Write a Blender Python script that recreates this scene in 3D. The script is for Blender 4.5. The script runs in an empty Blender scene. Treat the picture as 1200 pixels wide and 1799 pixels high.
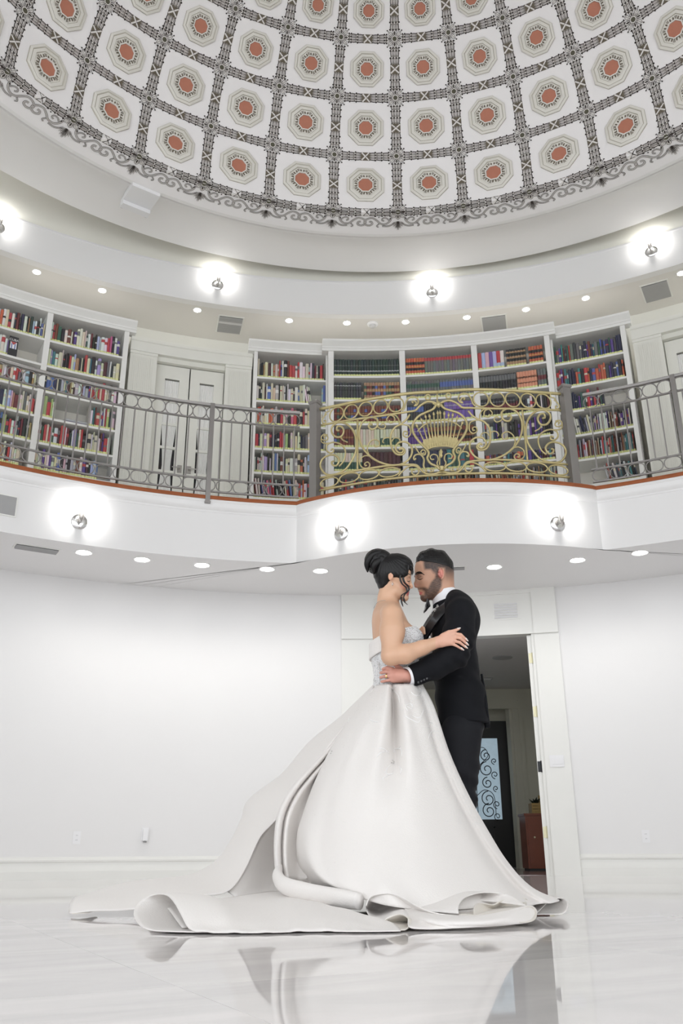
import bpy, bmesh, math, random
import numpy as np
from mathutils import Vector, Matrix
random.seed(7)
rng = np.random.RandomState(5)
PI = math.pi
R = math.radians
sc = bpy.context.scene
col = sc.collection

# ------------------------------------------------------------------ camera
F_PX = 1541.0                      # focal length in pixels of the 1200 x 1799 frame
PITCH = math.atan(597/1541)
ROLL = math.atan(22/3976)
CAM_H = .24
cd = bpy.data.cameras.new('camera')
cam = bpy.data.objects.new('camera', cd); col.objects.link(cam)
cd.sensor_fit = 'VERTICAL'; cd.sensor_height = 36.0; cd.sensor_width = 24.0
cd.lens = 36.0*F_PX/1799.0
cd.clip_start = .02; cd.clip_end = 200
_f = Vector((0, math.cos(PITCH), math.sin(PITCH))); _r = Vector((1, 0, 0)); _u = _r.cross(_f)
_c, _s = math.cos(ROLL), math.sin(ROLL)
_r2 = _r*_c - _u*_s; _u2 = _r*_s + _u*_c
cam.matrix_world = Matrix(((_r2.x, _u2.x, -_f.x, 0), (_r2.y, _u2.y, -_f.y, 0), (_r2.z, _u2.z, -_f.z, CAM_H), (0, 0, 0, 1)))
sc.camera = cam

# ------------------------------------------------------------------ world, exposure
w = bpy.data.worlds.new('world'); sc.world = w; w.use_nodes = True
w.node_tree.nodes['Background'].inputs[0].default_value = (.94, .97, 1.0, 1)
w.node_tree.nodes['Background'].inputs[1].default_value = 1.35
vs = sc.view_settings
sc.display_settings.display_device = 'sRGB'
vs.view_transform = 'Standard'; vs.look = 'None'; vs.gamma = 1; vs.use_curve_mapping = False
vs.exposure = 0.80
try:
    sc.cycles.use_denoising = True
    sc.cycles.max_bounces = 8; sc.cycles.diffuse_bounces = 5; sc.cycles.glossy_bounces = 4
    sc.cycles.sample_clamp_indirect = 4.0
    sc.cycles.caustics_reflective = False; sc.cycles.caustics_refractive = False
except Exception:
    pass

# ------------------------------------------------------------------ geometry of the rotunda (metres)
C0 = (.33, 2.45)                   # centre of the round hall
D0 = (.52, 4.153)                  # centre of the dome
B0 = (1.42, 11.4); BR = 3.3        # centre and radius of the bowed balcony
def pol(r, az, z=0.0, c=C0):
    a = R(az); return Vector((c[0]+r*math.sin(a), c[1]+r*math.cos(a), z))

# ------------------------------------------------------------------ materials
M = {}
def mat(name, colr, rough=.5, metal=0.0, spec=.5, emit=None, es=0.0, bump=0.0, bscale=40.0, var=0.0, vscale=4.0, coat=0.0, sheen=0.0, attr=None, objcol=False, trans=0.0, sss=0.0, vec='Object'):
    m = bpy.data.materials.new(name); m.use_nodes = True; nt = m.node_tree; b = nt.nodes['Principled BSDF']
    c4 = tuple(colr)+(1,) if len(colr) == 3 else colr
    b.inputs['Base Color'].default_value = c4; b.inputs['Roughness'].default_value = rough
    b.inputs['Metallic'].default_value = metal; b.inputs['Specular IOR Level'].default_value = spec
    if coat: b.inputs['Coat Weight'].default_value = coat; b.inputs['Coat Roughness'].default_value = .05
    if sheen: b.inputs['Sheen Weight'].default_value = sheen
    if trans: b.inputs['Transmission Weight'].default_value = trans
    if sss:
        b.inputs['Subsurface Weight'].default_value = sss; b.inputs['Subsurface Radius'].default_value = (.012, .005, .003)
        b.inputs['Subsurface Scale'].default_value = 1.0
    if emit: b.inputs['Emission Color'].default_value = tuple(emit)+(1,); b.inputs['Emission Strength'].default_value = es
    src = None
    if attr:
        a = nt.nodes.new('ShaderNodeVertexColor'); a.layer_name = attr; src = a.outputs['Color']
    if objcol:
        a = nt.nodes.new('ShaderNodeObjectInfo'); src = a.outputs['Color']
    tc = nt.nodes.new('ShaderNodeTexCoord')
    if var:
        n = nt.nodes.new('ShaderNodeTexNoise'); n.inputs['Scale'].default_value = vscale; n.inputs['Detail'].default_value = 6
        nt.links.new(tc.outputs[vec], n.inputs['Vector'])
        mr = nt.nodes.new('ShaderNodeMapRange'); mr.inputs['To Min'].default_value = 1-var; mr.inputs['To Max'].default_value = 1+var*.35
        nt.links.new(n.outputs['Fac'], mr.inputs['Value'])
        mx = nt.nodes.new('ShaderNodeMix'); mx.data_type = 'RGBA'; mx.blend_type = 'MULTIPLY'; mx.inputs[0].default_value = 1
        if src: nt.links.new(src, mx.inputs[6])
        else: mx.inputs[6].default_value = c4
        nt.links.new(mr.outputs['Result'], mx.inputs[7]); src = mx.outputs[2]
    if src: nt.links.new(src, b.inputs['Base Color'])
    if bump:
        n2 = nt.nodes.new('ShaderNodeTexNoise'); n2.inputs['Scale'].default_value = bscale; n2.inputs['Detail'].default_value = 4
        nt.links.new(tc.outputs[vec], n2.inputs['Vector'])
        bp = nt.nodes.new('ShaderNodeBump'); bp.inputs['Strength'].default_value = bump; bp.inputs['Distance'].default_value = .01
        nt.links.new(n2.outputs['Fac'], bp.inputs['Height']); nt.links.new(bp.outputs['Normal'], b.inputs['Normal'])
    M[name] = m; return m

mat('wall_paint', (.805, .80, .797), .32, var=.02, vscale=1.5)
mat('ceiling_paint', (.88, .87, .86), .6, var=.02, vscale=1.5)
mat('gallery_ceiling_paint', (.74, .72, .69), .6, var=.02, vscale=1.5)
mat('trim_paint', (.82, .82, .79), .3, var=.03, vscale=3)
mat('cream_paint', (.80, .795, .735), .4, var=.04, vscale=5)
mat('case_paint', (.84, .835, .81), .45, var=.04, vscale=6)
mat('case_inside', (.78, .75, .68), .6, var=.05, vscale=5)
mat('cove_paint', (.80, .79, .72), .7)
mat('dome_paint', (.90, .88, .875), .7, var=.02, vscale=2)
mat('dome_ornament', (.50, .46, .445), .7, var=.75, vscale=34)
mat('dome_ornament_light', (.78, .75, .72), .7, var=.1, vscale=20)
mat('dome_line', (.045, .035, .03), .8, var=.3, vscale=40)
mat('dome_bronze', (.17, .14, .10), .7, var=.4, vscale=30)
mat('dome_olive', (.09, .085, .055), .7)
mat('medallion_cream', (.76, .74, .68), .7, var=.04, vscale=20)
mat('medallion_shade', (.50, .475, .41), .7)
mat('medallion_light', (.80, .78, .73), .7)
mat('terracotta', (.50, .20, .13), .7, var=.12, vscale=12)
mat('terracotta_edge', (.22, .08, .055), .7)
mat('nosing_wood', (.36, .105, .035), .35, var=.3, vscale=9)
mat('rail_iron', (.30, .285, .275), .38, metal=.55, var=.06, vscale=8)
mat('rail_gold', (.62, .53, .27), .38, metal=.45, var=.15, vscale=12)
mat('chrome', (.72, .72, .72), .16, metal=1.0)
mat('nickel', (.42, .40, .38), .35, metal=.8)
mat('brass_hinge', (.70, .66, .45), .35, metal=.4)
mat('plastic_white', (.84, .84, .85), .35)
mat('vent_grey', (.36, .36, .36), .5, var=.05, vscale=10)
mat('vent_dark', (.10, .10, .11), .8)
mat('vent_light', (.60, .60, .60), .5)
mat('lamp_glow', (1, 1, 1), .5, emit=(1, .98, .95), es=14.0)
mat('bulb_glow', (1, 1, 1), .5, emit=(1, .98, .95), es=6.0)
mat('trim_ring', (.86, .86, .85), .4)
mat('dark_glass', (.02, .02, .025), .06, spec=.8)
mat('door_black', (.012, .011, .011), .35, var=.2, vscale=20)
mat('door_glass', (.25, .33, .38), .12, emit=(.42, .55, .64), es=.32, var=.5, vscale=9)
mat('iron_black', (.02, .022, .025), .5)
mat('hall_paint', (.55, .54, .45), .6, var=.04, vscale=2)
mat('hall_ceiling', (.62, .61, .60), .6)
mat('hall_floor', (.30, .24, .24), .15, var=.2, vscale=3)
mat('cabinet_brown', (.20, .055, .028), .35, var=.15, vscale=14)
mat('box_tan', (.36, .24, .08), .5, var=.2, vscale=20)
mat('plant_dark', (.012, .02, .012), .6)
mat('book_cover', (.5, .5, .5), .45, attr='Col')
mat('book_pages', (.75, .71, .62), .8)
mat('black_cloth', (.0045, .005, .0075), .8, spec=.25, bump=.15, bscale=900, var=.15, vscale=14)
mat('black_satin', (.012, .012, .014), .28)
mat('trouser_cloth', (.0055, .006, .009), .75, spec=.3, bump=.12, bscale=900)
mat('shirt_white', (.85, .85, .88), .6)
mat('skin_groom', (.60, .36, .26), .5, attr='Col', sss=.06)
mat('skin_bride', (.72, .46, .33), .42, attr='Col', sss=.06)
mat('hair_black', (.0045, .004, .0045), .42, spec=.35, var=.2, vscale=30, bump=.12, bscale=160)
mat('hair_strand', (.010, .008, .009), .34)
mat('nail', (.86, .76, .72), .2)
mat('silver', (.85, .85, .85), .15, metal=1.0)
mat('gold_ring', (.90, .68, .30), .2, metal=1.0)
mat('petal_white', (.85, .85, .82), .6)
mat('lace_white', (.90, .89, .88), .5)
mat('bead', (.93, .92, .90), .15, spec=.8, coat=.5)

def dress_material():
    m = mat('dress_satin', (.83, .80, .775), .6, sheen=.1)
    nt = m.node_tree; b = nt.nodes['Principled BSDF']
    tc = nt.nodes.new('ShaderNodeTexCoord')
    n = nt.nodes.new('ShaderNodeTexNoise'); n.inputs['Scale'].default_value = 210; n.inputs['Detail'].default_value = 3
    n2 = nt.nodes.new('ShaderNodeTexVoronoi'); n2.inputs['Scale'].default_value = 160
    nt.links.new(tc.outputs['Object'], n.inputs['Vector']); nt.links.new(tc.outputs['Object'], n2.inputs['Vector'])
    ad = nt.nodes.new('ShaderNodeMath'); ad.operation = 'ADD'
    nt.links.new(n.outputs['Fac'], ad.inputs[0]); nt.links.new(n2.outputs['Distance'], ad.inputs[1])
    bp = nt.nodes.new('ShaderNodeBump'); bp.inputs['Strength'].default_value = .14; bp.inputs['Distance'].default_value = .004
    nt.links.new(ad.outputs[0], bp.inputs['Height']); nt.links.new(bp.outputs['Normal'], b.inputs['Normal'])
dress_material()

def bodice_material():
    m = mat('bodice_bead', (.84, .84, .85), .35, spec=.6)
    nt = m.node_tree; b = nt.nodes['Principled BSDF']
    tc = nt.nodes.new('ShaderNodeTexCoord')
    v = nt.nodes.new('ShaderNodeTexVoronoi'); v.inputs['Scale'].default_value = 150
    nt.links.new(tc.outputs['Object'], v.inputs['Vector'])
    bp = nt.nodes.new('ShaderNodeBump'); bp.inputs['Strength'].default_value = .9; bp.inputs['Distance'].default_value = .004; bp.invert = True
    nt.links.new(v.outputs['Distance'], bp.inputs['Height']); nt.links.new(bp.outputs['Normal'], b.inputs['Normal'])
bodice_material()

def marble_material():
    m = mat('marble', (.82, .785, .78), .035, spec=.30)
    nt = m.node_tree; b = nt.nodes['Principled BSDF']
    tc = nt.nodes.new('ShaderNodeTexCoord'); mp = nt.nodes.new('ShaderNodeMapping')
    mp.inputs['Scale'].default_value = (.45, 1.6, 1); mp.inputs['Rotation'].default_value = (0, 0, .35)
    nt.links.new(tc.outputs['Object'], mp.inputs['Vector'])
    n = nt.nodes.new('ShaderNodeTexNoise'); n.inputs['Scale'].default_value = 2.2; n.inputs['Detail'].default_value = 8; n.inputs['Distortion'].default_value = 1.1
    nt.links.new(mp.outputs[0], n.inputs['Vector'])
    cr = nt.nodes.new('ShaderNodeValToRGB'); e = cr.color_ramp.elements
    e[0].position = .3; e[0].color = (.66, .64, .64, 1); e[1].position = .62; e[1].color = (.83, .80, .79, 1)
    nt.links.new(n.outputs['Fac'], cr.inputs['Fac']); nt.links.new(cr.outputs['Color'], b.inputs['Base Color'])
marble_material()

def curtain_material():
    m = mat('curtain', (.84, .835, .81), .8)
curtain_material()

# ------------------------------------------------------------------ mesh helpers
class MB:
    def __init__(s): s.v = []; s.f = []; s.m = []; s.c = []; s.cur = 0; s.colr = None
    def add(s, vs_, fs_):
        o = len(s.v); s.v += [tuple(p) for p in vs_]
        for f in fs_: s.f.append(tuple(i+o for i in f)); s.m.append(s.cur); s.c.append(s.colr)
    def box(s, x0, x1, y0, y1, z0, z1, T=None):
        vs_ = [Vector(p) for p in ((x0,y0,z0),(x1,y0,z0),(x1,y1,z0),(x0,y1,z0),(x0,y0,z1),(x1,y0,z1),(x1,y1,z1),(x0,y1,z1))]
        if T is not None: vs_ = [T @ p for p in vs_]
        s.add(vs_, [(0,3,2,1),(4,5,6,7),(0,1,5,4),(1,2,6,5),(2,3,7,6),(3,0,4,7)])
    def arcbox(s, r0, r1, a0, a1, z0, z1, n=None, c=C0):
        n = n or max(1, int(abs(a1-a0)/2.0)); vs_ = []; fs_ = []
        for i in range(n+1):
            a = a0+(a1-a0)*i/n
            vs_ += [pol(r0,a,z0,c), pol(r1,a,z0,c), pol(r1,a,z1,c), pol(r0,a,z1,c)]
        for i in range(n):
            o = i*4
            for k in range(4): fs_.append((o+k, o+(k+1)%4, o+4+(k+1)%4, o+4+k))
        fs_ += [(3,2,1,0), tuple(n*4+k for k in range(4))]
        s.add(vs_, fs_)
    def arcprofile(s, prof, a0, a1, n=None, c=C0, closed=True):
        n = n or max(1, int(abs(a1-a0)/2.0)); k = len(prof); vs_ = []; fs_ = []
        for i in range(n+1):
            a = a0+(a1-a0)*i/n; vs_ += [pol(r, a, z, c) for r, z in prof]
        kk = k if closed else k-1
        for i in range(n):
            for j in range(kk): fs_.append((i*k+j, i*k+(j+1)%k, (i+1)*k+(j+1)%k, (i+1)*k+j))
        if closed and abs(abs(a1-a0)-360) > .01: fs_ += [tuple(range(k))[::-1], tuple(n*k+j for j in range(k))]
        s.add(vs_, fs_)
    def loft(s, rings, close_u=False, cap=False):
        k = len(rings[0]); n = len(rings); vs_ = [p for r in rings for p in r]; fs_ = []
        ku = k if close_u else k-1
        for i in range(n-1):
            for j in range(ku): fs_.append((i*k+j, i*k+(j+1)%k, (i+1)*k+(j+1)%k, (i+1)*k+j))
        if cap and close_u: fs_ += [tuple(range(k))[::-1], tuple((n-1)*k+j for j in range(k))]
        s.add(vs_, fs_)
    def tube(s, pts, rad, n=6, closed=False, cap=True, squash=None):
        pts = [Vector(p) for p in pts]; N = len(pts); rings = []
        rr = rad if hasattr(rad, '__len__') else [rad]*N
        up = None
        for i in range(N):
            if closed: t = pts[(i+1) % N]-pts[i-1]
            else: t = pts[min(i+1, N-1)]-pts[max(i-1, 0)]
            t = t.normalized() if t.length > 1e-9 else Vector((0, 0, 1))
            if up is None:
                up = Vector((0, 0, 1)) if abs(t.z) < .9 else Vector((1, 0, 0))
            up = (up - t*up.dot(t));
            if up.length < 1e-6: up = t.orthogonal()
            up.normalize(); sd = t.cross(up)
            q = squash if squash else 1.0
            rings.append([pts[i]+(up*math.cos(2*PI*j/n)+sd*math.sin(2*PI*j/n)*q)*rr[i] for j in range(n)])
        if closed: rings.append(rings[0])
        s.loft(rings, True, cap and not closed)
    def lathe(s, prof, n=16, T=None, axis='z'):
        rings = []
        for r, z in prof:
            ring = [Vector((r*math.cos(2*PI*j/n), r*math.sin(2*PI*j/n), z)) for j in range(n)]
            if T is not None: ring = [T @ p for p in ring]
            rings.append(ring)
        s.loft(rings, True, True)
    def prism(s, poly, z0, z1, T=None):
        n = len(poly); vs_ = [Vector((x, y, z0)) for x, y in poly]+[Vector((x, y, z1)) for x, y in poly]
        if T is not None: vs_ = [T @ p for p in vs_]
        s.add(vs_, [tuple(range(n))[::-1], tuple(range(n, 2*n))]+[(i, (i+1) % n, n+(i+1) % n, n+i) for i in range(n)])
    def mesh(s, name, mats, smooth=None):
        me = bpy.data.meshes.new(name); me.from_pydata(s.v, [], s.f)
        mats = mats if isinstance(mats, (list, tuple)) else [mats]
        for m in mats: me.materials.append(M[m] if isinstance(m, str) else m)
        me.polygons.foreach_set('material_index', s.m)
        if any(c is not None for c in s.c):
            ca = me.color_attributes.new('Col', 'FLOAT_COLOR', 'CORNER'); arr = []
            for f, c in zip(s.f, s.c):
                arr += list((c or (.5, .5, .5))+(1,))*len(f)
            ca.data.foreach_set('color', arr)
        bm = bmesh.new(); bm.from_mesh(me); bmesh.ops.recalc_face_normals(bm, faces=bm.faces); bm.to_mesh(me); bm.free()
        if smooth is not None:
            me.polygons.foreach_set('use_smooth', [True]*len(me.polygons))
            if smooth < 179: me.set_sharp_from_angle(angle=R(smooth))
        me.update(); return me
    def build(s, name, mats, parent=None, smooth=None, **kw):
        return link(name, s.mesh(name, mats, smooth), parent, **kw)

def link(name, me, parent=None, label=None, cat=None, group=None, kind=None):
    o = bpy.data.objects.new(name, me); col.objects.link(o)
    if parent is not None: o.parent = parent
    tag(o, label, cat, group, kind); return o
def tag(o, label=None, cat=None, group=None, kind=None):
    if label: o['label'] = label
    if cat: o['category'] = cat
    if group: o['group'] = group
    if kind: o['kind'] = kind
    return o
def empty(name, loc=(0, 0, 0), rz=0.0, **kw):
    o = bpy.data.objects.new(name, None); col.objects.link(o); o.location = loc; o.rotation_euler = (0, 0, rz); o.empty_display_size = .1
    tag(o, **kw); return o
def struct(mb, name, mats, smooth=None, parent=None, label=None):
    o = mb.build(name, mats, parent, smooth)
    if parent is None: o['kind'] = 'structure'
    if label: o['label'] = label
    return o
def frame_at(r, az, z, c=C0):
    """local x = tangent (to the right seen from the hall centre), y = outward, z = up"""
    p = pol(r, az, z, c); a = R(az)
    return Matrix.Translation(p) @ Matrix.Rotation(-a, 4, 'Z')
def catmull(pts, n=8, closed=False):
    P = [Vector(p) for p in pts]; N = len(P); out = []
    rngi = range(N if closed else N-1)
    for i in rngi:
        p0 = P[i-1] if (i > 0 or closed) else P[0]*2-P[1]
        p1 = P[i]; p2 = P[(i+1) % N]
        p3 = P[(i+2) % N] if (i+2 < N or closed) else P[-1]*2-P[-2]
        for k in range(n):
            t = k/n; out.append(.5*((2*p1)+(p2-p0)*t+(2*p0-5*p1+4*p2-p3)*t*t+(3*p1-p0-3*p2+p3)*t**3))
    if not closed: out.append(P[-1])
    return out
def resample(pts, n):
    P = catmull(pts, 10); L = [0]
    for a, b in zip(P, P[1:]): L.append(L[-1]+(b-a).length)
    out = []; j = 0
    for i in range(n):
        s_ = L[-1]*i/(n-1)
        while j < len(L)-2 and L[j+1] < s_: j += 1
        t = (s_-L[j])/max(1e-9, L[j+1]-L[j]); out.append(P[j].lerp(P[j+1], min(1, max(0, t))))
    return out
def point(px, py, Y):
    """world point at depth Y whose picture position was measured as (px, py)"""
    u = (px-600)/F_PX; v = (900-py)/F_PX
    u2 = u*_c+v*_s; v2 = -u*_s+v*_c
    d = Vector((u2, math.cos(PITCH)-v2*math.sin(PITCH), math.sin(PITCH)+v2*math.cos(PITCH)))
    return d*(Y/d.y)+Vector((0, 0, CAM_H))

# ================================================================== THE SETTING
AZ0, AZ1 = -100, 114               # the part of the round hall that is built: the side the camera faces
# ---- floor: marble slabs on a bed
m = MB(); m.box(-9.5, 10.5, -7, 17, -.12, -.012)
floor = struct(m, 'floor', 'marble')
rotf = Matrix.Rotation(R(28), 4, 'Z')
tile_me = {}
TS = 1.22
k = 0
for i in range(-7, 9):
    for j in range(-3, 11):
        c = rotf @ Vector((i*TS, j*TS, 0))
        d = math.hypot(c.x-C0[0], c.y-C0[1])
        if d > 9.4 or c.y < -1.5: continue
        if not tile_me:
            mm = MB(); hw = TS/2-.0005
            mm.box(-hw, hw, -hw, hw, -.013, 0)
            tile_me['a'] = mm.mesh('marble_tile', 'marble')
        o = link('marble_tile', tile_me['a'], floor); o.location = c; o.rotation_euler = (0, 0, R(28)+(PI if (i*7+j*3) % 2 else 0))
# ---- lower walls
WR = 7.5
DL, DR = .3, 14.15                  # doorway under the balcony, azimuths of its two jambs
def wallseg(name, a0, a1, z0, z1, r=WR, t=.16, mt='wall_paint'):
    m = MB(); m.arcbox(r, r+t, a0, a1, z0, z1); return struct(m, name, mt, 30)
wallseg('wall_left', AZ0, DL-2.9, 0, 3.06)
wallseg('wall_right', 16.2, AZ1, 0, 3.06)
wallseg('wall_back', DL-2.9, 16.2, 2.60, 3.06)
def baseboard(name, a0, a1):
    prof = [(WR, 0), (WR-.030, 0), (WR-.030, .075), (WR-.024, .085), (WR-.022, .155), (WR-.034, .162), (WR-.036, .178), (WR-.026, .190), (WR-.010, .205), (WR, .207)]
    m = MB(); m.arcprofile(prof, a0, a1); return struct(m, name, 'trim_paint', 30)
baseboard('baseboard_left', AZ0, DL-2.9); baseboard('baseboard_right', 16.2, AZ1)
# ---- doorway pilasters and head
for nm, a0, a1 in (('trim_1', DL-2.9, DL), ('trim_2', DR, 16.2)):
    m = MB()
    m.arcbox(WR-.03, WR+.20, a0, a1, .475, 2.52, 3)
    m.arcbox(WR-.05, WR+.20, a0-.0, a1+.0, 0, .475, 3)
    m.arcbox(WR-.045, WR+.20, a0, a1, 2.52, 3.05, 3)
    m.arcbox(WR-.055, WR-.04, a0, a1, 2.515, 2.545, 3)
    struct(m, nm, 'trim_paint', 30)
m = MB(); m.arcbox(WR-.02, WR+.16, DL, DR, 2.53, 3.05)
m.arcbox(WR-.035, WR, DL, DR, 2.52, 2.575); m.arcbox(WR-.035, WR-.01, DL, DR, 2.995, 3.05)
struct(m, 'trim_3', 'trim_paint', 30)
# ---- the doorway's inner jambs with hinges, its leaves stand open into the corridor
jt = empty('door_1'); jt['kind'] = 'structure'
for s_, az in ((1, DR), (-1, DL)):
    T = frame_at(WR, az, 0)
    m = MB(); m.box(-.035 if s_ > 0 else 0, 0 if s_ > 0 else .035, -.01, .19, 0, 2.52, T); m.box(-.085 if s_ > 0 else .035, -.035 if s_ > 0 else .085, .015, .06, 0, 2.51, T)
    m.build('door_jamb', 'trim_paint', jt)
    for z in (.42, 1.08, 1.66, 2.25):
        m = MB(); m.box(-.062*s_-.018, -.062*s_+.018, .011, .016, z-.055, z+.055, T); m.lathe([(.007, -.06), (.008, -.055), (.008, .055), (.007, .06)], 8, T @ Matrix.Translation((-.042*s_, .006, z)))
        m.build('hinge', 'iron_black' if abs(z-1.08) < .01 else 'brass_hinge', jt, 40)
for s_, az in ((1, DR), (-1, DL)):
    T = frame_at(WR+.20, az, 0) @ Matrix.Translation((.03*s_, 0, 0)) @ Matrix.Rotation(R(-2*s_), 4, 'Z')
    m = MB(); x0, x1 = (-.02, .02)
    m.box(x0, x1, .0, .82, .012, 2.49, T)
    lf = m.build('door_leaf', 'trim_paint', jt)
    m = MB()
    for z0, z1 in ((.25, .95), (1.12, 2.3)):
        for xx in (x0-.006, x1-.002): m.box(xx, xx+.008, .14, .68, z0, z0+.03, T); m.box(xx, xx+.008, .14, .68, z1-.03, z1, T); m.box(xx, xx+.008, .14, .17, z0, z1, T); m.box(xx, xx+.008, .65, .68, z0, z1, T)
    m.build('panel_moulding', 'trim_paint', lf)
# ---- louvre over the doorway
lv = empty('air_vent', label='small white louvred air vent in the frieze above the open doorway', cat='vent')
T = frame_at(WR-.02, 11.9, 2.80)
m = MB(); m.box(-.16, .16, -.008, .0, -.105, .105, T); m.build('frame', 'trim_paint', lv)
for i in range(6):
    m = MB(); z = -.075+i*.03; m.add([T @ Vector(p) for p in ((-.13, -.022, z-.006), (.13, -.022, z-.006), (.13, -.008, z+.012), (-.13, -.008, z+.012), (-.13, -.018, z-.010), (.13, -.018, z-.010), (.13, -.006, z+.006), (-.13, -.006, z+.006))], [(0,1,2,3), (4,5,6,7), (0,1,5,4), (2,3,7,6), (0,3,7,4), (1,2,6,5)])
    m.build('slat', 'plastic_white', lv)
# ---- the corridor behind the doorway
def boxstruct(name, x0, x1, y0, y1, z0, z1, mt):
    m = MB(); m.box(x0, x1, y0, y1, z0, z1); return struct(m, name, mt)
HX0, HX1, HY = .15, 2.95, 13.5
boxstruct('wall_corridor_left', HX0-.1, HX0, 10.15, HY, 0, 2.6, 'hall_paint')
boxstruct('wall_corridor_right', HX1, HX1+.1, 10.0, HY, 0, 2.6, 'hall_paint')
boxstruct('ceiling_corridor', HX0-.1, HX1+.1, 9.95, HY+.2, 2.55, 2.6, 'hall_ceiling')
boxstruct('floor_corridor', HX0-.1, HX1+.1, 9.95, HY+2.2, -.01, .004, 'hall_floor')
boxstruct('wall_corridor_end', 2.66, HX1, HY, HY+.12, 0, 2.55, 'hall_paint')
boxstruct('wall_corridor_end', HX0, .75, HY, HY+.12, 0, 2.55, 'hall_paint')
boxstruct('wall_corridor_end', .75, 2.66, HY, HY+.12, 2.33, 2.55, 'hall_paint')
m = MB()
m.box(2.56, 2.66, HY-.02, HY+.05, 0, 2.33); m.box(.75, .85, HY-.02, HY+.05, 0, 2.33); m.box(.70, 2.70, HY-.034, HY+.05, 2.25, 2.37)
m.box(2.66, 2.72, HY-.03, HY, 0, 2.38); m.box(2.52, 2.56, HY+.0, HY+.3, 0, 2.3)
struct(m, 'trim_4', 'hall_paint')
boxstruct('wall_porch_left', HX0-.1, 1.42, HY+.36, HY+.42, 0, 2.6, 'hall_paint')
boxstruct('wall_porch', .0, 3.2, HY+.42, HY+.5, 2.12, 2.6, 'hall_paint')
boxstruct('ceiling_porch', .0, 3.2, HY+.1, HY+.5, 2.56, 2.62, 'hall_ceiling')
boxstruct('wall_porch_right', 2.68, 2.8, HY+.1, HY+.5, 0, 2.6, 'hall_paint')
# black front door with leaded glass and iron scrolls
fd = empty('front_door', (2.02, HY+.40, 0), label='black front door with a scrolled iron grille over frosted glass at the end of the corridor', cat='door')
W_ = .64
m = MB()
m.box(-W_, -.36, -.03, .03, .005, 2.12); m.box(.36, W_, -.03, .03, .005, 2.12); m.box(-.36, .36, -.03, .03, .005, .68); m.box(-.36, .36, -.03, .03, 1.86, 2.12)
m.build('door_leaf', 'door_black', fd)
m = MB(); m.box(-.24, .24, -.045, -.03, .14, .16); m.box(-.24, .24, -.045, -.03, .56, .58); m.box(-.24, -.22, -.045, -.03, .14, .58); m.box(.22, .24, -.045, -.03, .14, .58)
m.build('panel_moulding', 'door_black', fd)
m = MB(); m.box(-.36, .36, -.012, .012, .68, 1.86); m.build('glass', 'door_glass', fd)
m = MB()
def spiral(cx, cz, r, a0, turns, sgn=1, n=22):
    return [Vector((cx+r*(1-.8*i/n)*math.cos(a0+sgn*2*PI*turns*i/n), -.03, cz+r*(1-.8*i/n)*math.sin(a0+sgn*2*PI*turns*i/n))) for i in range(n+1)]
m.tube([(0, -.03, .69), (0, -.03, 1.72)], .006, 5)
for sx in (-1, 1):
    for cz, r in ((.80, .095), (.97, .10), (1.20, .075), (1.40, .10), (1.60, .08)):
        m.tube(spiral(sx*.17, cz, r*1.15, PI/2, 1.4, sx), .007, 4)
        m.tube(spiral(sx*.29, cz-.08, r*.6, -PI/2, 1.2, -sx), .006, 4)
    m.tube(catmull([(0, -.03, 1.02), (sx*.12, -.03, 1.1), (sx*.25, -.03, 1.02), (sx*.27, -.03, .72)], 6), .005, 4)
    m.tube(catmull([(0, -.03, 1.7), (sx*.14, -.03, 1.72), (sx*.2, -.03, 1.6), (sx*.06, -.03, 1.45), (0, -.03, 1.3)], 6), .005, 4)
m.lathe([(.001, -.05), (.04, 0), (.001, .05)], 8, Matrix.Translation((0, -.03, 1.32)))
m.build('iron_grille', 'iron_black', fd, 60)
cab = empty('cabinet', (2.44, 12.15, 0), label='low reddish brown wooden cabinet standing in the corridor behind the doorway', cat='cabinet')
m = MB(); m.box(-.10, .34, -.2, .2, .03, .66); m.build('body', 'cabinet_brown', cab)
m = MB(); m.box(-.115, .35, -.215, .21, .66, .69); m.build('top', 'cabinet_brown', cab)
m = MB(); m.box(-.08, .32, -.212, -.2, .07, .63); dd = m.build('door', 'cabinet_brown', cab)
m = MB(); m.lathe([(.006, 0), (.012, .012), (.001, .02)], 8, Matrix.Translation((.0, -.212, .4)) @ Matrix.Rotation(PI/2, 4, 'X')); m.build('knob', 'brass_hinge', dd, 60)
m = MB(); m.box(-.08, .32, -.19, .19, .0, .03); m.build('plinth', 'iron_black', cab)
tb = empty('wooden_crate', (2.54, 12.12, .69), label='tan wooden crate standing on the brown cabinet in the corridor', cat='crate')
m = MB(); m.box(-.09, .2, -.1, .1, 0, .02); m.box(-.09, -.075, -.1, .1, .02, .13); m.box(.185, .2, -.1, .1, .02, .13); m.box(-.09, .2, .085, .1, .02, .13); m.build('body', 'box_tan', tb)
for z in (.02, .058, .096):
    m = MB(); m.box(-.09, .2, -.104, -.09, z, z+.033); m.build('slat', 'box_tan', tb)
pp = empty('potted_plant', (2.54, 12.12, .71), label='small dark leafy plant rising out of the tan crate on the cabinet', cat='plant')
m = MB(); m.lathe([(.03, 0), (.04, .08), (.036, .08), (.03, .01)], 12, Matrix.Translation((-.02, 0, 0))); m.build('pot', 'iron_black', pp, 40)
m = MB()
for i in range(11):
    a = i*2.4; l = .09+.05*(i % 3)/2; b = Vector((-.02, 0, .08)); d = Vector((math.cos(a)*.6, math.sin(a)*.6, 1)).normalized(); s_ = Vector((-math.sin(a), math.cos(a), 0))*.018
    m.add([b, b+d*l*.5+s_, b+d*l+Vector((math.cos(a)*.03, math.sin(a)*.03, -.01)), b+d*l*.5-s_], [(0, 1, 2, 3)])
m.build('leaves', 'plant_dark', pp)
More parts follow.
